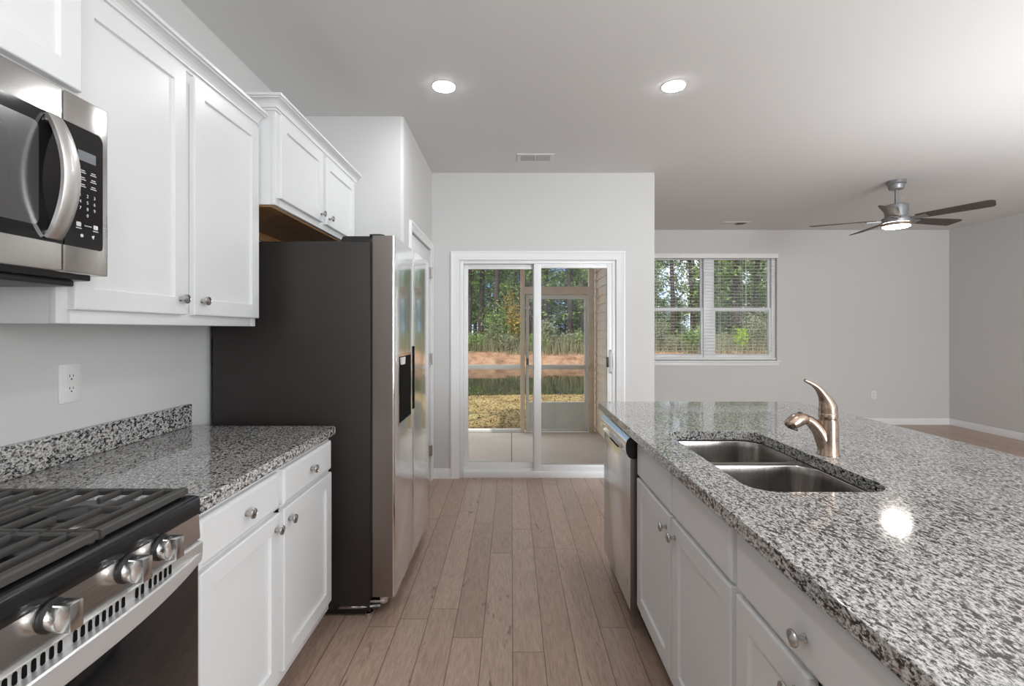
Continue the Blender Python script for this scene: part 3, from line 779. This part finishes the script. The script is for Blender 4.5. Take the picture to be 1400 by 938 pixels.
# dispenser in the freezer door
dy0, dy1, dz0, dz1 = 2.275, 2.545, .885, 1.205
b = BM()
plate = []
loft(b, [[(FX+.001, y, z) for y, z in rrect(dy0-.010, dy1+.010, dz0-.010, dz1+.010, .006)], [(FX+.003, y, z) for y, z in rrect(dy0-.010, dy1+.010, dz0-.010, dz1+.010, .006)],
         [(FX+.003, y, z) for y, z in rrect(dy0, dy1, dz0, dz1, .004)], [(FX+.0012, y, z) for y, z in rrect(dy0, dy1, dz0, dz1, .004)]])
dp = obj('dispenser_frame', b, M['chrome'], fd1)
b = BM(); add_prism(b, rrect(dy0, dy1, dz0, dz1, .004), 'x', FX-.0005, FX+.0014); obj('dispenser_niche', b, M['slotdark'], dp)
b = BM(); add_prism(b, [(dy0+.03, 1.200), (dy0+.11, 1.200), (dy0+.10, 1.165), (dy0+.04, 1.165)], 'x', FX+.001, FX+.010); obj('dispenser_nozzle', b, M['plastic'], dp)
b = BM(); add_prism(b, rrect(YF-.016, YF-.004, .90, 1.245, .004), 'x', FX-.001, FX+.0012); obj('pocket_handle', b, M['slotdark'], fd1)
b = BM(); add_prism(b, rrect(YF+.004, YF+.030, .90, 1.245, .004), 'x', FX-.001, FX+.0012); obj('pocket_handle', b, M['slotdark'], fd2)
# hinges
for y in (FY0+.05, FY1-.05):
    b = BM(); add_prism(b, [(-.80, 1.745), (-.660, 1.745), (-.660, 1.772), (-.785, 1.772)], 'y', y-.035, y+.035)
    add_lathe(b, (-.625, y, 1.772), (0, 0, 1), [(.028, 0), (.028, .010), (.024, .013)], 20)
    add_box(b, -.665, -.625, y-.028, y+.028, 1.7735, 1.784, bev=.003)
    obj('hinge_cover', b, M['blackplastic'], fg)
b = BM(); add_box(b, -.70, -.585, FY0+.004, FY0+.05, .066, .078, bev=.003); add_lathe(b, (-.60, FY0+.028, .060), (0, 0, 1), [(.02, 0), (.022, .006), (.022, .03), (.016, .0345)], 18)
add_lathe(b, (-.67, FY0+.03, 0), (0, 0, 1), [(.020, 0), (.020, .012), (.008, .014), (.008, .066)], 16)
add_tube(b, [(-.61, FY0+.012, .050), (-.70, FY0+.004, .048), (-.80, FY0+.004, .046)], .007, 8)
obj('lower_hinge', b, M['chrome'], fg)
for y in (FY0+.06, FY1-.06):
    b = BM(); add_lathe(b, (-1.30, y, 0), (0, 0, 1), [(.02, 0), (.02, .02), (.012, .04)], 14); obj('foot', b, M['blackplastic'], fg)
b = BM(); add_lathe(b, (-.67, FY1-.03, 0), (0, 0, 1), [(.02, 0), (.02, .02), (.012, .04)], 14); obj('foot', b, M['blackplastic'], fg)

# ------------------------------------------------------------------ island
IX = .535
sk_cab = thing('sink_base_cabinet', 'white island cabinet under the sink, false fronts above two doors', 'cabinet', (.9, 1.6, 0))
# carcass built open at the top so the sink bowls hang inside it
b = BM()
add_box(b, IX+.02, 1.20, 1.150, 1.168, .115, .876); add_box(b, IX+.02, 1.20, 2.020, 2.038, .115, .876); add_box(b, 1.18, 1.20, 1.168, 2.020, .115, .876); add_box(b, IX+.02, 1.18, 1.168, 2.020, .115, .135)
for y0, y1 in ((1.150, 1.188), (1.576, 1.614), (2.000, 2.038)): add_box(b, IX+.019, IX+.038, y0, y1, .115, .876, bev=.001)
for z0, z1 in ((.115, .153), (.694, .732), (.838, .876)):
    add_box(b, IX+.0195, IX+.0375, 1.188, 1.576, z0, z1); add_box(b, IX+.0195, IX+.0375, 1.614, 2.000, z0, z1)
obj('carcass', b, M['cab'], sk_cab)
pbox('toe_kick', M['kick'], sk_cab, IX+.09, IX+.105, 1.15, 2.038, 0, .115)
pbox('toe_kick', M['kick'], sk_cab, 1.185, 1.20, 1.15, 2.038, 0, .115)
slab_front('false_front', sk_cab, IX, -1, 1.162, 1.587, .716, .850); slab_front('false_front', sk_cab, IX, -1, 1.604, 2.027, .716, .850)
d = shaker('door', sk_cab, IX, -1, 1.162, 1.587, .160, .704); knob(d, IX, -1, 1.553, .655)
d = shaker('door', sk_cab, IX, -1, 1.604, 2.027, .160, .704); knob(d, IX, -1, 1.640, .655)
dr_cab = thing('island_drawer_cabinet', 'white island cabinet with one wide drawer over doors, nearest the camera', 'cabinet', (.9, .85, 0))
carcass(dr_cab, IX+.019, -1, 1.20, .545, 1.148, .115, .876, mids=(.847,), rails=(.708,))
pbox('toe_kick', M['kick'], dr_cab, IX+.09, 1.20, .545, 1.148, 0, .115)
d = slab_front('drawer', dr_cab, IX, -1, .560, 1.134, .716, .850); knob(d, IX, -1, .866, .772)
d = shaker('door', dr_cab, IX, -1, .857, 1.134, .160, .704); knob(d, IX, -1, .895, .655)
d = shaker('door', dr_cab, IX, -1, .560, .840, .160, .704); knob(d, IX, -1, .805, .655)
pan = thing('island_enclosure', 'white end and back panels closing the island under the counter', 'island', (1.2, 1.6, 0))
b = BM(); add_box(b, IX+.03, 1.22, 2.69, 2.715, 0, .876, bev=.001); obj('end_panel', b, M['cab'], pan)
b = BM(); add_box(b, 1.203, 1.222, .52, 2.69, 0, .876, bev=.001); obj('back_panel', b, M['cab'], pan)
b = BM(); add_box(b, IX+.02, 1.203, .52, .542, 0, .876, bev=.001); obj('end_panel', b, M['cab'], pan)
# dishwasher
dw = thing('dishwasher', 'stainless steel dishwasher at the far end of the island', 'dishwasher', (.8, 2.35, 0))
DWX, D0, D1 = .515, 2.058, 2.640
b = BM(); add_box(b, .56, 1.18, 2.045, 2.665, .10, .868); obj('tub', b, M['blackplastic'], dw)
b = BM(); add_box(b, DWX, .558, D0, D1, .115, .775, bev=.003); dd = obj('door', b, [M['steel_dw'], mat('dishwasher_door_edge', (.22, .20, .19), .35, .8)], dw)
for p in dd.data.polygons:
    if abs(p.normal.y) > .9: p.material_index = 1
b = BM(); add_prism(b, [(.558, .776), (DWX+.004, .776), (DWX-.008, .784), (DWX-.018, .805), (DWX-.020, .835), (DWX-.014, .857), (DWX-.002, .868), (.558, .868)], 'y', D0, D1)
cpn = obj('control_console', b, [M['steel_dw'], M['blackplastic']], dw, bevel=.001)
for p in cpn.data.polygons:
    if abs(p.normal.y) > .9: p.material_index = 1
b = BM(); loft(b, [[(DWX-.0195, y, z) for y, z in rrect(D0+.07, D1-.07, .800, .835, .015)], [(DWX-.0225, y, z) for y, z in rrect(D0+.075, D1-.075, .803, .832, .013)]], cap1=True)
obj('handle_bezel', b, M['chrome'], cpn)
b = BM(); add_prism(b, rrect(D0+.20, D1-.20, .7765, .792, .006), 'x', DWX-.009, DWX+.0015); obj('pocket_handle', b, M['slotdark'], cpn)
pbox('toe_panel', M['blackplastic'], dw, .600, .615, 2.05, 2.66, 0, .10)
b = BM(); add_prism(b, rrect(D0+.045, D0+.060, .205, .235, .003), 'x', DWX-.0006, DWX+.001); obj('badge', b, M['nickel'], dd)

# island granite with the sink cut-out
SX0, SX1, SY0, SY1 = .630, 1.008, 1.232, 1.972
def round_corner(cx, cy, r_, a0, k=8): return [(cx+r_*math.cos(a0+PI/2*i/k), cy+r_*math.sin(a0+PI/2*i/k)) for i in range(k+1)]
C0, C1, E0, E1 = .506, 1.690, .46, 2.790
outer = round_corner(C1-.12, E1-.12, .12, 0)+round_corner(C0+.02, E1-.02, .02, PI/2, 4)+round_corner(C0+.02, E0+.02, .02, PI, 4)+round_corner(C1-.06, E0+.06, .06, 1.5*PI, 5)
b = BM(); plate_with_holes(b, outer, [rrect(SX0, SX1, SY0, SY1, .075, 8)], .878, .914)
tag(obj('island_countertop', b, M['granite'], bevel=.007), 'large speckled granite island top around the sink', 'counter')
# sink
sk = thing('kitchen_sink', 'stainless double-bowl sink set under the island granite', 'sink', (.82, 1.6, .70))
YD = 1.632
bowls = ((SX0-.006, SX1+.006, SY0-.006, YD-.011), (SX0-.006, SX1+.006, YD+.011, SY1+.006))
b = BM()
plate_with_holes(b, rrect(SX0-.03, SX1+.03, SY0-.03, SY1+.03, .08, 6), [rrect(*q, .078, 8) for q in bowls], .8715, .8765)
obj('rim', b, M['steel_sink'], sk)
for q in bowls:
    x0, x1, y0, y1 = q; b = BM(); L = []
    for dz, ins, rr_ in ((0, 0, .078), (.005, .0015, .078), (.03, .004, .076), (.13, .010, .07), (.165, .016, .07), (.182, .030, .065), (.190, .055, .055), (.192, .09, .04)):
        L.append([(x, y, .874-dz) for x, y in rrect(x0+ins, x1-ins, y0+ins, y1-ins, rr_, 8)])
    loft(b, L, cap1=True)
    bowl = obj('bowl', b, M['steel_sink'], sk)
    sm = bowl.modifiers.new('wall', 'SOLIDIFY'); sm.thickness = .0015; sm.offset = 1
    b = BM(); c = ((x0+x1)/2+.02, (y0+y1)/2, .6835)
    add_lathe(b, c, (0, 0, 1), [(.045, 0), (.044, .002), (.034, .0015), (.030, -.0005), (.028, .0008), (.001, .001)], 24)
    obj('drain', b, M['chrome'], bowl)
# faucet
fc = thing('faucet', 'brushed bronze single-lever faucet standing behind the sink', 'faucet', (1.066, 1.60, .914))
fx_, fy_, fz_ = 1.066, 1.60, .914
b = BM()
add_lathe(b, (fx_, fy_, fz_), (0, 0, 1), [(.0335, 0), (.0335, .004), (.0315, .007), (.0310, .05), (.0300, .10), (.0285, .118)], 32)
obj('body', b, M['bronze'], fc)
b = BM(); add_lathe(b, (fx_, fy_, fz_+.118), (0, 0, 1), [(.0255, 0), (.0255, .003), (.0275, .005), (.0285, .012), (.0280, .022), (.0262, .0245), (.026, .026)], 32); obj('collar', b, M['bronze'], fc)
b = BM()
lev = spline([(fx_, fy_, fz_+.143), (fx_-.001, fy_, fz_+.160), (fx_-.006, fy_, fz_+.178), (fx_-.018, fy_-.002, fz_+.200), (fx_-.036, fy_-.005, fz_+.223), (fx_-.058, fy_-.008, fz_+.239), (fx_-.085, fy_-.011, fz_+.252)], 5)
add_tube(b, lev, lerp_list([.0280, .0275, .0225, .0155, .0105, .0072, .0055], 5), 18, 1.0, (0, 1, 0))
obj('lever', b, M['bronze'], fc)
b = BM()
sp_ = spline([(fx_-.010, fy_, fz_+.020), (fx_-.020, fy_-.001, fz_+.055), (fx_-.036, fy_-.003, fz_+.085), (fx_-.062, fy_-.006, fz_+.112), (fx_-.085, fy_-.009, fz_+.122)], 6)
add_tube(b, sp_, lerp_list([.022, .023, .0205, .0175, .0165], 6), 18, 1.0, (0, 1, 0)); obj('spout', b, M['bronze'], fc)
b = BM()
hd_ = spline([(fx_-.080, fy_-.008, fz_+.1205), (fx_-.095, fy_-.010, fz_+.1225), (fx_-.115, fy_-.012, fz_+.117), (fx_-.133, fy_-.014, fz_+.106), (fx_-.141, fy_-.015, fz_+.098)], 5)
add_tube(b, hd_, lerp_list([.0175, .0215, .0235, .0215, .0150], 5), 18, 1.0, (0, 1, 0)); sh = obj('spray_head', b, M['bronze'], fc)
b = BM(); add_lathe(b, (fx_-.126, fy_-.013, fz_+.094), (-.35, 0, -1), [(.016, 0), (.0165, .004), (.015, .0065)], 20); obj('aerator', b, M['blackplastic'], sh)
b = BM(); add_lathe(b, (fx_-.100, fy_-.010, fz_+.1425), (.1, 0, 1), [(.008, -.004), (.0075, .002), (.004, .003)], 14); obj('spray_button', b, M['blackplastic'], sh)

# ------------------------------------------------------------------ ceiling fixtures
def can(label, x, y, grp=None):
    t = thing('recessed_light', label, 'ceiling light', (x, y, H), grp)
    rp = lambda z, r_: ring_pts((x, y, H-z), (0, 0, 1), r_, 36)
    b = BM(); loft(b, [rp(0, .070), rp(.003, .0695), rp(.0045, .067), rp(.0045, .0635), rp(.003, .0625)])
    obj('trim_ring', b, M['ventmetal'], t)
    b = BM(); loft(b, [rp(.002, .0625), rp(.0064, .0620), rp(.0072, .055), rp(.0075, .015)], cap1=True)
    obj('lens', b, M['lens'], t)
can('lit round ceiling light over the aisle, in front of the refrigerator', -.391, 2.76)
can('lit round ceiling light over the island, right of the other one', .941, 2.755)
for x, y in ((-.391, .15), (.941, .9)): can('round recessed light in the ceiling straight above the camera', x, y, 'ceiling lights above the camera')
def vent(label, x, y, w, d_, nsl):
    t = thing('ceiling_vent', label, 'vent', (x, y, H))
    b = BM()
    loft(b, [[(x+u, y+v, H) for u, v in ((-w/2, -d_/2), (w/2, -d_/2), (w/2, d_/2), (-w/2, d_/2))], [(x+u, y+v, H-.006) for u, v in ((-w/2+.004, -d_/2+.004), (w/2-.004, -d_/2+.004), (w/2-.004, d_/2-.004), (-w/2+.004, d_/2-.004))],
             [(x+u, y+v, H-.007) for u, v in ((-w/2+.03, -d_/2+.03), (w/2-.03, -d_/2+.03), (w/2-.03, d_/2-.03), (-w/2+.03, d_/2-.03))], [(x+u, y+v, H-.001) for u, v in ((-w/2+.032, -d_/2+.032), (w/2-.032, -d_/2+.032), (w/2-.032, d_/2-.032), (-w/2+.032, d_/2-.032))]])
    add_box(b, x-.006, x+.006, y-d_/2+.03, y+d_/2-.03, H-.007, H-.001)
    obj('frame', b, M['ventmetal'], t)
    pbox('backing', M['slotdark'], t, x-w/2+.03, x+w/2-.03, y-d_/2+.03, y+d_/2-.03, H-.0012, H-.0002)
    b = BM(); n_ = nsl
    for i in range(n_):
        xx = x-w/2+.036+(w-.072)*i/(n_-1)
        if abs(xx-x) < .008: continue
        lean = .004 if xx < x else -.004
        add_prism(b, [(xx-.001-lean, H-.0015), (xx+.001-lean, H-.0015), (xx+.001+lean, H-.0068), (xx-.001+lean, H-.0068)], 'y', y-d_/2+.03, y+d_/2-.03)
    obj('louvres', b, M['ventmetal'], t)
vent('white ceiling vent in front of the sliding door', .198, 3.905, .305, .185, 26)
vent('white ceiling vent far off near the living room window', 2.96, 6.30, .34, .20, 26)

# ceiling fan
FNX, FNY = 3.66, 4.52
fn = thing('ceiling_fan', 'five-blade dark ceiling fan with lit lamp in the living room', 'ceiling fan', (FNX, FNY, H))
b = BM(); add_lathe(b, (FNX, FNY, H), (0, 0, -1), [(.078, 0), (.078, .028), (.070, .034), (.066, .036), (.064, .066), (.058, .078), (.03, .084), (.014, .085)], 32); obj('canopy', b, M['fangrey'], fn)
b = BM(); add_lathe(b, (FNX, FNY, H-.08), (0, 0, -1), [(.0135, 0), (.0135, .16)], 16); obj('downrod', b, M['fangrey'], fn)
b = BM(); add_lathe(b, (FNX, FNY, H-.227), (0, 0, -1), [(.02, -.005), (.085, 0), (.092, .006), (.096, .05), (.090, .10), (.090, .120), (.112, .124), (.116, .130), (.116, .165), (.112, .172), (.02, .174)], 40); obj('motor_housing', b, M['fangrey'], fn)
b = BM(); add_lathe(b, (FNX, FNY, H-.400), (0, 0, -1), [(.105, 0), (.114, .004), (.116, .026), (.112, .030), (.108, .030)], 40, cap=False); lk = obj('lamp_ring', b, mat('fan_lamp_ring', (.32, .25, .20), .35, .7), fn)
b = BM(); add_lathe(b, (FNX, FNY, H-.424), (0, 0, -1), [(.108, 0), (.107, .010), (.090, .018), (.05, .022), (.002, .023)], 40); obj('lamp_lens', b, M['fanlens'], lk)
ZB = H-.374
for ang in (226, 298, 10, 82, 154):
    a = math.radians(ang); ex = Vector((math.cos(a), math.sin(a), 0)); ey = Vector((-math.sin(a), math.cos(a), 0)); pit = math.radians(-13)
    ew = ey*math.cos(pit)+Vector((0, 0, math.sin(pit)))
    nz = ex.cross(ew)
    c0 = Vector((FNX, FNY, ZB))
    def rr(dist, w0, w1, th):
        c_ = c0+ex*dist
        return [c_+ew*w0-nz*th, c_+ew*w1-nz*th, c_+ew*w1+nz*th, c_+ew*w0+nz*th]
    b = BM(); loft(b, [rr(.105, -.022, .022, .004), rr(.15, -.030, .030, .004), rr(.235, -.035, .035, .004)], cap0=True, cap1=True); iron = obj('blade_arm', b, M['fangrey'], fn)
    b = BM(); L = []
    for dist, w_, cut in ((.16, .044, 0), (.20, .050, 0), (.35, .058, 0), (.55, .066, 0), (.66, .069, 0), (.690, .060, .02), (.702, .040, .02)):
        c_ = c0+ex*dist+nz*.008
        L.append([c_-ew*w_-nz*.003, c_+ew*w_-nz*.003-ex*cut, c_+ew*w_+nz*.003-ex*cut, c_-ew*w_+nz*.003])
    loft(b, L, cap0=True, cap1=True); obj('blade', b, M['fanblade'], fn)

# ------------------------------------------------------------------ screened porch
ZS = -.06; YS_ = 6.50
b = BM(); add_box(b, -3.2, .0, YK+.15, YS_+.14, ZS-.1, ZS); add_box(b, .008, 1.16, YK+.15, YS_+.14, ZS-.1, ZS)
struct('floor_porch', b, M['concrete'])
# the joint between the two pours
sbox('trim_3', M['joint'], .0, .008, YK+.15, YS_+.14, ZS-.1, ZS-.004)
b = BM(); add_box(b, XP-.9, XP-.12+.0, YK+.15, YK+.2, -.12, H); add_box(b, -3.4, XP-.5, YK+.02, YK+.15, -.12, H)
struct('wall_porch', b, M['siding'])
post = thing('porch_screen_frame', 'tan timber posts, header and pale rails framing the screened porch', 'porch frame', (0, YS_, ZS))
for x0, x1, nm in ((.125, .185, 'post'), (1.055, 1.130, 'post'), (-1.75, -1.66, 'post')):
    pbox(nm, M['porchwood'], post, x0, x1, YS_-.045, YS_+.045, ZS, 2.62, bev=.003)
pbox('header', M['porchwood'], post, .185, 1.055, YS_-.04, YS_+.04, 1.825, 1.925, bev=.003)
pbox('top_beam', M['porchwood'], post, -3.2, 1.15, YS_-.06, YS_+.06, 2.62, H, bev=.003)
pbox('mid_rail', M['screenframe'], post, -1.66, .125, YS_-.02, YS_+.02, .80, .86, bev=.003)
pbox('bottom_rail', M['screenframe'], post, -1.66, .125, YS_-.025, YS_+.025, ZS, ZS+.045, bev=.003)
sdr = thing('screen_door', 'pale framed screen door with solid lower panel, seen through the slider', 'screen door', (.62, YS_, ZS))
b = sash(.200, 1.046, YS_-.016, YS_+.016, ZS+.012, 1.815, .042, .048, .055, .035)
add_box(b, .242, .998, YS_-.016, YS_+.016, .80, .862, bev=.003); add_box(b, .242, .998, YS_-.016, YS_+.016, .325, .355, bev=.003)
obj('door_frame', b, M['screenframe'], sdr)
pbox('kick_panel', M['kickpanel'], sdr, .242, .998, YS_-.006, YS_+.006, -.013, .325)
b = BM(); add_box(b, .60, .98, YS_-.05, YS_-.02, .835, .865, bev=.006); add_tube(b, [(.98, YS_-.035, .85), (1.06, YS_-.035, .85)], .006, 8); obj('door_closer', b, M['vinyl'], sdr)
b = BM(); add_box(b, .212, .232, YS_-.040, YS_-.016, .86, .95, bev=.005); obj('latch', b, M['blackplastic'], sdr)

# ------------------------------------------------------------------ grounds
def ground(name, xs, ys, zf, m, jit=0):
    b = BM(); g = [[b.verts.new((x, y, zf(x, y)+random.uniform(-jit, jit))) for x in xs] for y in ys]
    for i in range(len(ys)-1):
        for j in range(len(xs)-1): b.faces.new((g[i][j], g[i][j+1], g[i+1][j+1], g[i+1][j]))
    return struct(name, b, m)
def rng(a, b_, n_): return [a+(b_-a)*i/(n_-1) for i in range(n_)]
def wave(x): return .18*math.sin(x*.7)+.10*math.sin(x*1.9+1)
def zl(x, y):
    t = max(0, min(1, (y-11.2-wave(x))/4.0)); return -.14-.02*(y-6.6)*.8-1.2*t*t*(3-2*t)
ground('yard_lawn', rng(-40, 60, 120), rng(6.6, 15.6, 40), zl, M['lawn'], .012)
ZWAT = -.566
def zb(x, y):
    t = max(0, min(1, (y-24.0-wave(x))/2.0)); return -.95+1.13*t**.75
ground('clay_bank', rng(-50, 70, 140), rng(23.5, 26.2, 20), zb, M['straw'], .03)
ground('woodland_ground', rng(-60, 80, 60), rng(26.1, 62, 30), lambda x, y: .17+.012*(y-26), M['woodfloor'], .05)
ground('pond_bed', [-50, 70], [14, 24.6], lambda x, y: -1.2, M['bed'])
m, n, l, p = newmat('pond_water')
p.inputs['Base Color'].default_value = (.010, .014, .008, 1); p.inputs['Roughness'].default_value = .03; p.inputs['IOR'].default_value = 1.33; p.inputs['Specular IOR Level'].default_value = .5
tcn = n.new('ShaderNodeTexCoord'); mpn = n.new('ShaderNodeMapping'); mpn.inputs['Scale'].default_value = (1, .35, 1)
tn = n.new('ShaderNodeTexNoise'); tn.inputs['Scale'].default_value = 3.0; tn.inputs['Detail'].default_value = 2
l.new(tcn.outputs['Object'], mpn.inputs[0]); l.new(mpn.outputs[0], tn.inputs['Vector'])
bn = n.new('ShaderNodeBump'); bn.inputs['Strength'].default_value = .03; bn.inputs['Distance'].default_value = .05; l.new(tn.outputs[0], bn.inputs['Height']); l.new(bn.outputs[0], p.inputs['Normal'])
b = BM(); add_box(b, -50, 70, 11.5, 24.9, ZWAT-.3, ZWAT)
struct('pond_water', b, m)

# leaf clouds
def leaf_faces(V, F, c, size, rnd, droop=.5):
    d = Vector((rnd.uniform(-1, 1), rnd.uniform(-1, 1), rnd.uniform(-1, 1)*droop)).normalized()
    s = d.cross(Vector((rnd.uniform(-1, 1), rnd.uniform(-1, 1), rnd.uniform(-1, 1)))).normalized()
    L, w_ = size*rnd.uniform(.7, 1.3), size*rnd.uniform(.25, .5)
    i = len(V); V += [c-d*L*.5, c+s*w_*.5, c+d*L*.5, c-s*w_*.5]; F.append((i, i+1, i+2, i+3))
def mesh_from(name, V, F, m, parent=None):
    me = bpy.data.meshes.new(name); me.from_pydata([tuple(v) for v in V], [], F); me.materials.append(m)
    o = bpy.data.objects.new(name, me); COL.objects.link(o)
    if parent is not None: o.parent = parent
    return o
def make_pine(seed, h=13, r0=.17, first=2.6, nbr=46, lean=.02, leaf=.30, mat_leaf='needle', per=34):
    rnd = random.Random(seed)
    t = bpy.data.objects.new('pine_tree', None); COL.objects.link(t)
    ph = rnd.uniform(0, 6)
    def ax(z): return Vector((lean*z+.10*math.sin(z*.5+ph), lean*.6*z+.08*math.cos(z*.4+ph), z))
    b = BM(); zs = rng(-.3, h, 12)
    add_tube(b, [ax(z) for z in zs], [r0*(1-.8*max(0, z)/h) for z in zs], 9)
    V, F = [], []
    for k in range(nbr):
        z = first+(h-first)*((k+rnd.random())/nbr); a = rnd.uniform(0, 2*PI)
        ln = rnd.uniform(.7, 2.1)*(1.15-.5*z/h); d = Vector((math.cos(a), math.sin(a), rnd.uniform(-.25, .45)))
        p0 = ax(z); p1 = p0+d*ln
        add_tube(b, [p0, p0+d*ln*.5+Vector((0, 0, .05)), p1], [.035, .022, .008], 5)
        for q in range(per):
            s = rnd.uniform(.25, 1.08); c = p0+(p1-p0)*s+Vector((rnd.gauss(0, .22), rnd.gauss(0, .22), rnd.gauss(-.05, .20)))
            leaf_faces(V, F, c, leaf, rnd, 1)
    obj('trunk', b, M['bark'], t)
    mesh_from('foliage', V, F, M[mat_leaf], t)
    return t
def make_bush(name, seed, w, h, nleaf, leaf, m, stems=7):
    rnd = random.Random(seed)
    t = bpy.data.objects.new(name, None); COL.objects.link(t)
    b = BM(); V, F = [], []
    lobes = []
    for k in range(stems):
        a = rnd.uniform(0, 2*PI); rr_ = rnd.uniform(.1, .8)*w*.5
        tip = Vector((math.cos(a)*rr_, math.sin(a)*rr_, h*rnd.uniform(.5, 1.0)))
        add_tube(b, [(math.cos(a)*.06, math.sin(a)*.06, -.1), tip*.5+Vector((0, 0, .05)), tip], [.022, .015, .006], 5); lobes.append(tip)
    for q in range(nleaf):
        lp = rnd.choice(lobes); s = rnd.uniform(.25, 1.05)
        c = lp*s+Vector((rnd.gauss(0, w*.14), rnd.gauss(0, w*.14), rnd.gauss(0, h*.10)))
        if c.z < .02: c.z = rnd.uniform(.02, .3)
        leaf_faces(V, F, c, leaf, rnd, 1)
    obj('stems', b, M['bark'], t); mesh_from('foliage', V, F, M[m], t)
    return t
ORD = ['first', 'second', 'third', 'fourth', 'fifth', 'sixth', 'seventh', 'eighth', 'ninth', 'tenth', 'eleventh', 'twelfth', 'thirteenth', 'fourteenth', 'fifteenth', 'sixteenth', 'seventeenth', 'eighteenth', 'nineteenth', 'twentieth']
protos = [make_pine(11, 14, .17, 3.6, 40, .012), make_pine(12, 16, .20, 4.2, 44, -.010), make_pine(13, 12, .14, 2.2, 46, .02), make_pine(14, 15, .15, 5.2, 34, .004)]
used = set()
def plant(protos_, i, x, y, z, rz, sc, label, cat, group):
    p_ = protos_[i]
    if i in used and protos_ is protos or (id(protos_), i) in used: o = copy_tree(p_)
    else: o = p_; used.add((id(protos_), i))
    o.location = (x, y, z); o.rotation_euler = (0, 0, rz); o.scale = (sc, sc, sc)
    return tag(o, label, cat, group)
rt = random.Random(5)
# front row of pines, left to right; the first eight stand behind the slider, the others behind the window
front = [-2.45, -1.75, -.75, .55, 1.15, 2.05, 3.3, 4.15, 4.85, 9.6, 10.75, 12.1, 13.1, 14.7, 16.2]
for k, x in enumerate(front):
    side = 'sliding door' if x < 7 else 'window'
    q = ORD[k] if x < 7 else ORD[k-9]
    plant(protos, (k*3+1) % 4, x, 27.6+rt.uniform(-.5, .9), .18, rt.uniform(0, 6), rt.uniform(.9, 1.1), f'tall pine at the wood edge, {q} from the left behind the {side}', 'tree', 'pines along the edge of the wood')
for k in range(46):
    x = -9+k*.72+rt.uniform(-.4, .4); y = rt.uniform(32, 47)
    if 11.0 < x < 13.5 and y < 44: y += 10
    plant(protos, rt.randrange(4), x, y, .3, rt.uniform(0, 6), rt.uniform(.85, 1.15), 'pine standing back among the others, deep in the wood', 'tree', 'pines deep in the wood')
saps = [make_pine(21, 5.6, .07, .7, 50, .01, .22, 'leaf_mid', 46), make_pine(22, 4.6, .06, .5, 46, -.02, .20, 'leaf_mid', 46), make_pine(23, 6.4, .08, 1.0, 54, .02, .24, 'needle', 46)]
for k in range(38):
    x = -7+k*.70+rt.uniform(-.3, .3)
    if 6.8 < x < 8.0: continue
    y = rt.uniform(29.2, 34)
    sc = rt.uniform(.7, 1.1)
    if 9.0 < x < 12.8: sc *= .62
    plant(saps, k % 3, x, y, .2, rt.uniform(0, 6), sc, 'leafy young tree filling the gaps between the pine trunks', 'tree', 'young trees between the pines')
bushes = [make_bush('woodland_shrub', 31, 2.0, 1.5, 1500, .16, 'leaf_mid'), make_bush('woodland_shrub', 32, 1.8, 1.1, 1300, .14, 'leaf_sage'), make_bush('woodland_shrub', 33, 1.5, 1.9, 1400, .15, 'leaf_sage')]
for k in range(40):
    x = -7.5+k*.66+rt.uniform(-.25, .25); i = (k*2+k//3) % 3
    plant(bushes, i, x, rt.uniform(26.3, 27.8), .12, rt.uniform(0, 6), rt.uniform(.75, 1.15), ('green leafy shrub' if i == 0 else 'low dull sage shrub' if i == 1 else 'upright greyish shrub')+' in the thicket above the red bank', 'shrub', ('green', 'sage', 'grey')[i]+' shrubs above the bank')
gb = make_bush('golden_shrub', 41, 1.3, 3.4, 900, .20, 'leaf_gold'); gb.location = (.15, 26.8, .15); tag(gb, 'shrub with golden leaves behind the sliding door, beside the tan post', 'shrub')
lm = make_bush('lime_sapling', 42, 1.0, 1.35, 420, .20, 'leaf_lime'); lm.location = (12.75, 26.4, .15); tag(lm, 'bright lime green sapling low in the right half of the window', 'shrub')
bs = make_bush('bright_shrub', 43, 2.2, 2.6, 1900, .16, 'leaf_mid'); bs.location = (-.5, 26.6, .12); tag(bs, 'full bright green shrub behind the left pane of the slider', 'shrub')
# uncountable ground cover
V, F = [], []; rr2 = random.Random(9)
for k in range(5200):
    x = rr2.uniform(-8, 20); y = rr2.uniform(25.6, 27.2); hgt = rr2.uniform(.35, 1.05); a = rr2.uniform(0, PI)
    w_ = Vector((math.cos(a), math.sin(a), 0))*.018; top = Vector((x+rr2.gauss(0, .15), y+rr2.gauss(0, .15), .15+hgt)); i = len(V)
    V += [Vector((x, y, .0))-w_, Vector((x, y, .0))+w_, top]; F.append((i, i+1, i+2))
tag(mesh_from('dry_reeds', V, F, M['reed']), 'dry pale reeds and tall grass along the top of the red bank', 'grass', kind='stuff')
V, F = [], []
for k in range(14000):
    x = rr2.uniform(-3.6, 6); y = 6.7+5.0*rr2.random()**1.3; leaf_faces(V, F, Vector((x, y, zl(x, y)+.014)), .045, rr2, .25)
tag(mesh_from('fallen_leaves', V, F, M['litter']), 'brown and yellow fallen leaves scattered over the lawn', 'leaves', kind='stuff')
